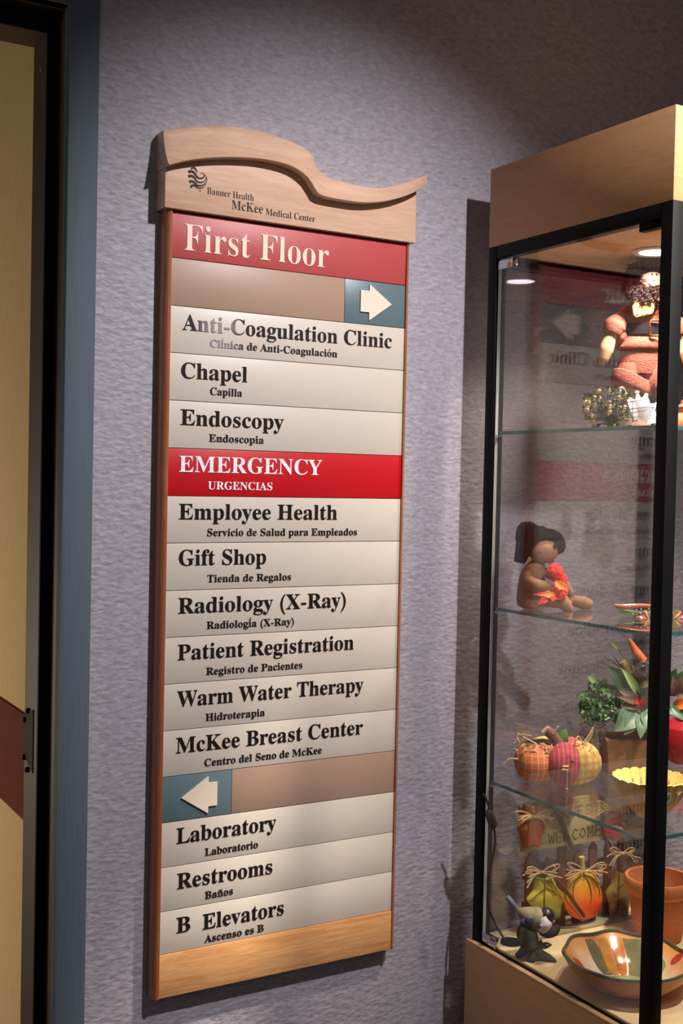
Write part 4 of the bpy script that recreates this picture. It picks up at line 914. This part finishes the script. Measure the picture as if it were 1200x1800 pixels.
lobed(1078, 1450, 19, 27, FY - .012, 'red_pepper_ornament', mat('pepper_red', (196, 62, 38), .35, .2, 40), 0, 0)
bow(952, 1533, FY - .024, 1.15, 2, 12); bow(1030, 1531, FY - .024, 1.15, 5, 13); bow(1094, 1500, FY - .024, 1.0, 9, 14); bow(940, 1436, FY - .026, 1.1, 13, 12); bow(1076, 1420, FY - .024, .9, 17, 8)

# chickadee on a stump
P, k, o = anchor(934, -.152, .7027)
BD = thing('chickadee_figurine', 'small painted chickadee figurine perched on a mossy green stump', 'figurine', P, RZ)
def C_(): return B(k, o)
MOSS = mat('mossy_green', (84, 86, 54), .7, .45, 60, .5, .001, rgb2=(36, 42, 30)); GREY = mat('olive_feather', (140, 134, 108), .6, .2, 60)
by = o[1]
b = C_()
b.curve([(928, 1630, 0), (930, 1650, 0), (936, 1672, 0), (940, by - 2, 0)], [12, 15, 14, 16], 14)
b.curve([(936, 1660, -4), (948, 1672, -10), (962, 1677, -14), (973, 1684, -16)], [10, 8, 6, 4], 10)
b.curve([(934, 1668, -6), (930, 1682, -14), (934, 1690, -18)], [9, 8, 5], 10); b.curve([(924, 1665, 0), (914, 1676, -2), (906, 1680, -2)], [9, 7, 4], 10)
b.curve([(946, 1655, 0), (955, 1663, -2), (967, 1660, -2)], [6, 4, 1], 8); b.curve([(948, 1664, 0), (958, 1656, -4), (968, 1658, -5)], [5, 2.5, .8], 8)
b.build('stump', MOSS, BD)
b = C_(); b.ball((922, 1643, -8), (16, 14, 24), (0, -.35, 0), u=18, v=12); b.build('leaf_cup', mat('red_edged_leaf', (84, 70, 44), .5, .4, 30, rgb2=(150, 40, 34), lo=.42, hi=.5), BD)
b = C_(); b.leaf((934, 1660, -22), (912, 1622, -22), 34, .2, -.3, th=1.4, n=9); b.build('leaf', MOSS, BD)
b = C_(); b.curve([(948, 1632, -6), (960, 1636, -8), (972, 1632, -8), (978, 1622, -8)], [8, 9, 8, 4], 10); b.build('bark', mat('dark_bark', (62, 44, 38), .9, .4, 60), BD)
b = C_(); b.curve([(908, 1602, 0), (920, 1606, -2), (936, 1612, -4), (950, 1614, -6), (955, 1612, -6)], [6, 14, 21, 19, 12], 18, 6); b.build('bird_body', GREY, BD)
b = C_(); b.curve([(946, 1606, -9), (950, 1618, -10), (944, 1630, -10)], [15, 17, 10], 16); b.build('bird_breast', mat('white_breast', (226, 216, 226), .6, .1, 60), BD)
b = C_(); b.curve([(912, 1606, 0), (902, 1592, 3), (889, 1578, 6)], [4.5, 4, 5], 8); b.build('tail', mat('slate_tail', (138, 146, 160), .5, .35, 40), BD)
b = C_(); b.ball((918, 1617, -17), (10, 5, 8), (0, .5, 0)); b.ball((928, 1612, -20), (12, 4, 9), (0, .5, 0)); b.build('wing', mat('blue_grey_wing', (78, 84, 112), .5, .45, 50), BD)
b = C_(); b.ball((957, 1606, -8), (14, 14, 15), u=20, v=14); hb_ = b.build('bird_head', mat('black_cap', (26, 28, 46), .35, .3, 40), BD)
b = C_(); b.curve([(949, 1604, -20), (953, 1609, -21.5), (959, 1609, -21.5)], [2.0, 1.8, 1.0], 8); b.ball((945, 1612, -15), (4, 5, 10)); b.build('white_cheek', mat('cheek_white', (210, 204, 214), .6), hb_)
b = C_(); b.tube([(968, 1608, -14), (974, 1609, -17)], [2.2, .4], 8); b.build('beak', BLKP, hb_)

# ceramic dish
P, k, o = anchor(1101, -.318, .7027)
DI = thing('ceramic_dish', 'large octagonal ceramic dish with painted leaves and green rim', 'dish', P, RZ)
s = .001
RR, HH = .110, .050
def dsurf(r, a):      # inner surface height at polar r (0..1)
    oc = 1 - .035 * (1 - math.cos(8 * a)) / 2 * r ** 3
    R_ = r * (RR - .003) * oc
    z = .007 + (HH - .007) * max(0, (r - .42) / .58) ** 1.35 if r > .42 else .007
    return Vector((R_ * math.cos(a), R_ * math.sin(a), z + .0025 * math.cos(8 * a) * r ** 4 * .6))
b = B(); seg = 96
rs_ = [.02, .2, .42, .5, .6, .7, .8, .9, .97, 1.0]
rings = [[b.bm.verts.new(dsurf(r, 2 * PI * j / seg)) for j in range(seg)] for r in rs_]
for i in range(len(rs_) - 1):
    for j in range(seg): b.bm.faces.new((rings[i][j], rings[i][(j + 1) % seg], rings[i + 1][(j + 1) % seg], rings[i + 1][j]))
b.bm.faces.new(rings[0])
def dishmat():
    m, N, L, bb = newmat('dish_glaze'); tc = N.new('ShaderNodeTexCoord'); vm = N.new('ShaderNodeVectorMath'); vm.operation = 'LENGTH'
    mp = N.new('ShaderNodeMapping'); mp.inputs['Scale'].default_value = (1, 1, 0); L.new(tc.outputs['Object'], mp.inputs[0]); L.new(mp.outputs[0], vm.inputs[0])
    no = N.new('ShaderNodeTexNoise'); no.inputs['Scale'].default_value = 25; L.new(tc.outputs['Object'], no.inputs['Vector'])
    ad = N.new('ShaderNodeMath'); ad.operation = 'MULTIPLY_ADD'; ad.inputs[1].default_value = .04; L.new(no.outputs['Fac'], ad.inputs[0]); L.new(vm.outputs['Value'], ad.inputs[2])
    cr = N.new('ShaderNodeValToRGB'); e = cr.color_ramp.elements; e[0].position = .082; e[0].color = (*lin((236, 218, 196)), 1); e[1].position = .115; e[1].color = (*lin((222, 158, 92)), 1)
    L.new(ad.outputs[0], cr.inputs[0]); L.new(cr.outputs[0], bb.inputs['Base Color']); setp(bb, Roughness=.12, Coat_Weight=.6, Coat_Roughness=.05); return m
b.build('inner_glaze', dishmat(), DI)
b = B()
def dmod(r, z, a, i): oc = 1 - .035 * (1 - math.cos(8 * a)) / 2 * (r / RR) ** 3; return r * oc, z + .0015 * math.cos(8 * a) * (r / RR) ** 4
b.lathe([(0, .0), (.052, .0), (.056, .004), (.078, .012), (.098, .030), (RR, HH)], seg=96, mod=dmod, closed=False)
b.build('outer_body', mat('dish_terracotta', (206, 142, 88), .5, .15, 60), DI)
b = B(); b.tube([tuple(dsurf(1.01, 2 * PI * j / 96) + Vector((0, 0, .0005))) for j in range(97)], .0030, 8); b.build('rim', mat('green_rim', (78, 92, 68), .2, .2, 60, Coat_Weight=.5), DI)
def motif(name, poly, m, lift=.0008):
    """painted motif following the bowl surface; poly = (x,y) in units of the radius"""
    n = len(poly); b = B(); cx = sum(q[0] for q in poly) / n; cy = sum(q[1] for q in poly) / n; P2 = resamp(poly + [poly[0]], 25)[:-1]; n = 24
    def sf(x, y, l): a = math.atan2(y, x); r = min(.985, math.hypot(x, y)); v = dsurf(r, a); return v + Vector((-math.cos(a) * .4, -math.sin(a) * .4, 1)) * l
    prev = None; rr_ = []
    for q in (1, .97, .66, .33): rr_.append([b.bm.verts.new(sf(cx + (x - cx) * q, cy + (y - cy) * q, lift if q < 1 else 0)) for x, y in P2])
    for i in range(3):
        for j in range(n): b.bm.faces.new((rr_[i][j], rr_[i][(j + 1) % n], rr_[i + 1][(j + 1) % n], rr_[i + 1][j]))
    b.bm.faces.new(rr_[-1]); b.build(name, m, DI)
def glz(n, c): return mat(n, c, .12, .25, 50, Coat_Weight=.6)
OL, AM, OC_, PLM, RDG, BLG = glz('olive_motif', (122, 118, 78)), glz('amber_motif', (222, 150, 60)), glz('brown_motif', (196, 118, 50)), glz('plum_motif', (92, 56, 92)), glz('red_motif', (196, 64, 60)), glz('pale_green_motif', (150, 164, 120))
motif('painted_leaf', [(-.52, .80), (-.36, .86), (-.22, .62), (-.14, .30), (-.26, .22), (-.40, .45)], OL)
motif('painted_leaf', [(-.30, .88), (-.12, .92), (-.06, .62), (-.04, .30), (-.16, .24), (-.22, .5)], AM, .0012)
motif('painted_leaf', [(-.08, .93), (.12, .92), (.14, .66), (.08, .30), (-.02, .22), (-.04, .5)], OC_, .0016)
motif('painted_leaf', [(.14, .92), (.46, .84), (.42, .5), (.26, .12), (.10, .22), (.16, .55)], OL, .001)
motif('painted_leaf', [(-.3, .16), (.06, .22), (.3, .10), (.1, .0), (-.2, .04)], BLG, .0012)
motif('painted_leaf', [(-.5, -.36), (-.3, -.22), (-.18, -.32), (-.3, -.48), (-.48, -.48)], BLG)
motif('painted_leaf', [(.5, .34), (.66, .42), (.7, .26), (.56, .1), (.46, .16)], BLG)
motif('painted_petal', [(-.84, .22), (-.72, .30), (-.62, .14), (-.64, -.06), (-.74, -.04)], RDG)
motif('painted_petal', [(-.64, -.06), (-.52, -.16), (-.48, -.3), (-.56, -.32), (-.66, -.2)], PLM)
for (x, y, r, m) in ((.04, -.42, .13, PLM), (.2, -.34, .12, RDG), (-.08, -.56, .12, PLM), (.14, -.6, .14, PLM), (.34, -.48, .12, RDG), (.42, -.6, .12, PLM), (.56, -.36, .11, RDG), (.86, .2, .1, RDG), (.28, -.62, .1, PLM)):
    motif('painted_fruit', [(x + r * math.cos(a), y + r * .7 * math.sin(a)) for a in [2 * PI * i / 8 for i in range(8)]], m, .0016)

# terracotta pot
P, k, o = anchor(1155, -.185, .7027)
TP = thing('terracotta_pot', 'plain round terracotta flower pot behind the painted dish', 'flower pot', P, 0)
B().lathe([(0, 0), (.042, 0), (.045, .004), (.054, .085), (.0595, .089), (.063, .094), (.0645, .112), (.062, .116), (.0565, .115), (.055, .10), (.050, .085), (.040, .012), (0, .010)], seg=48, closed=False).build('pot_body', TERRA, TP)
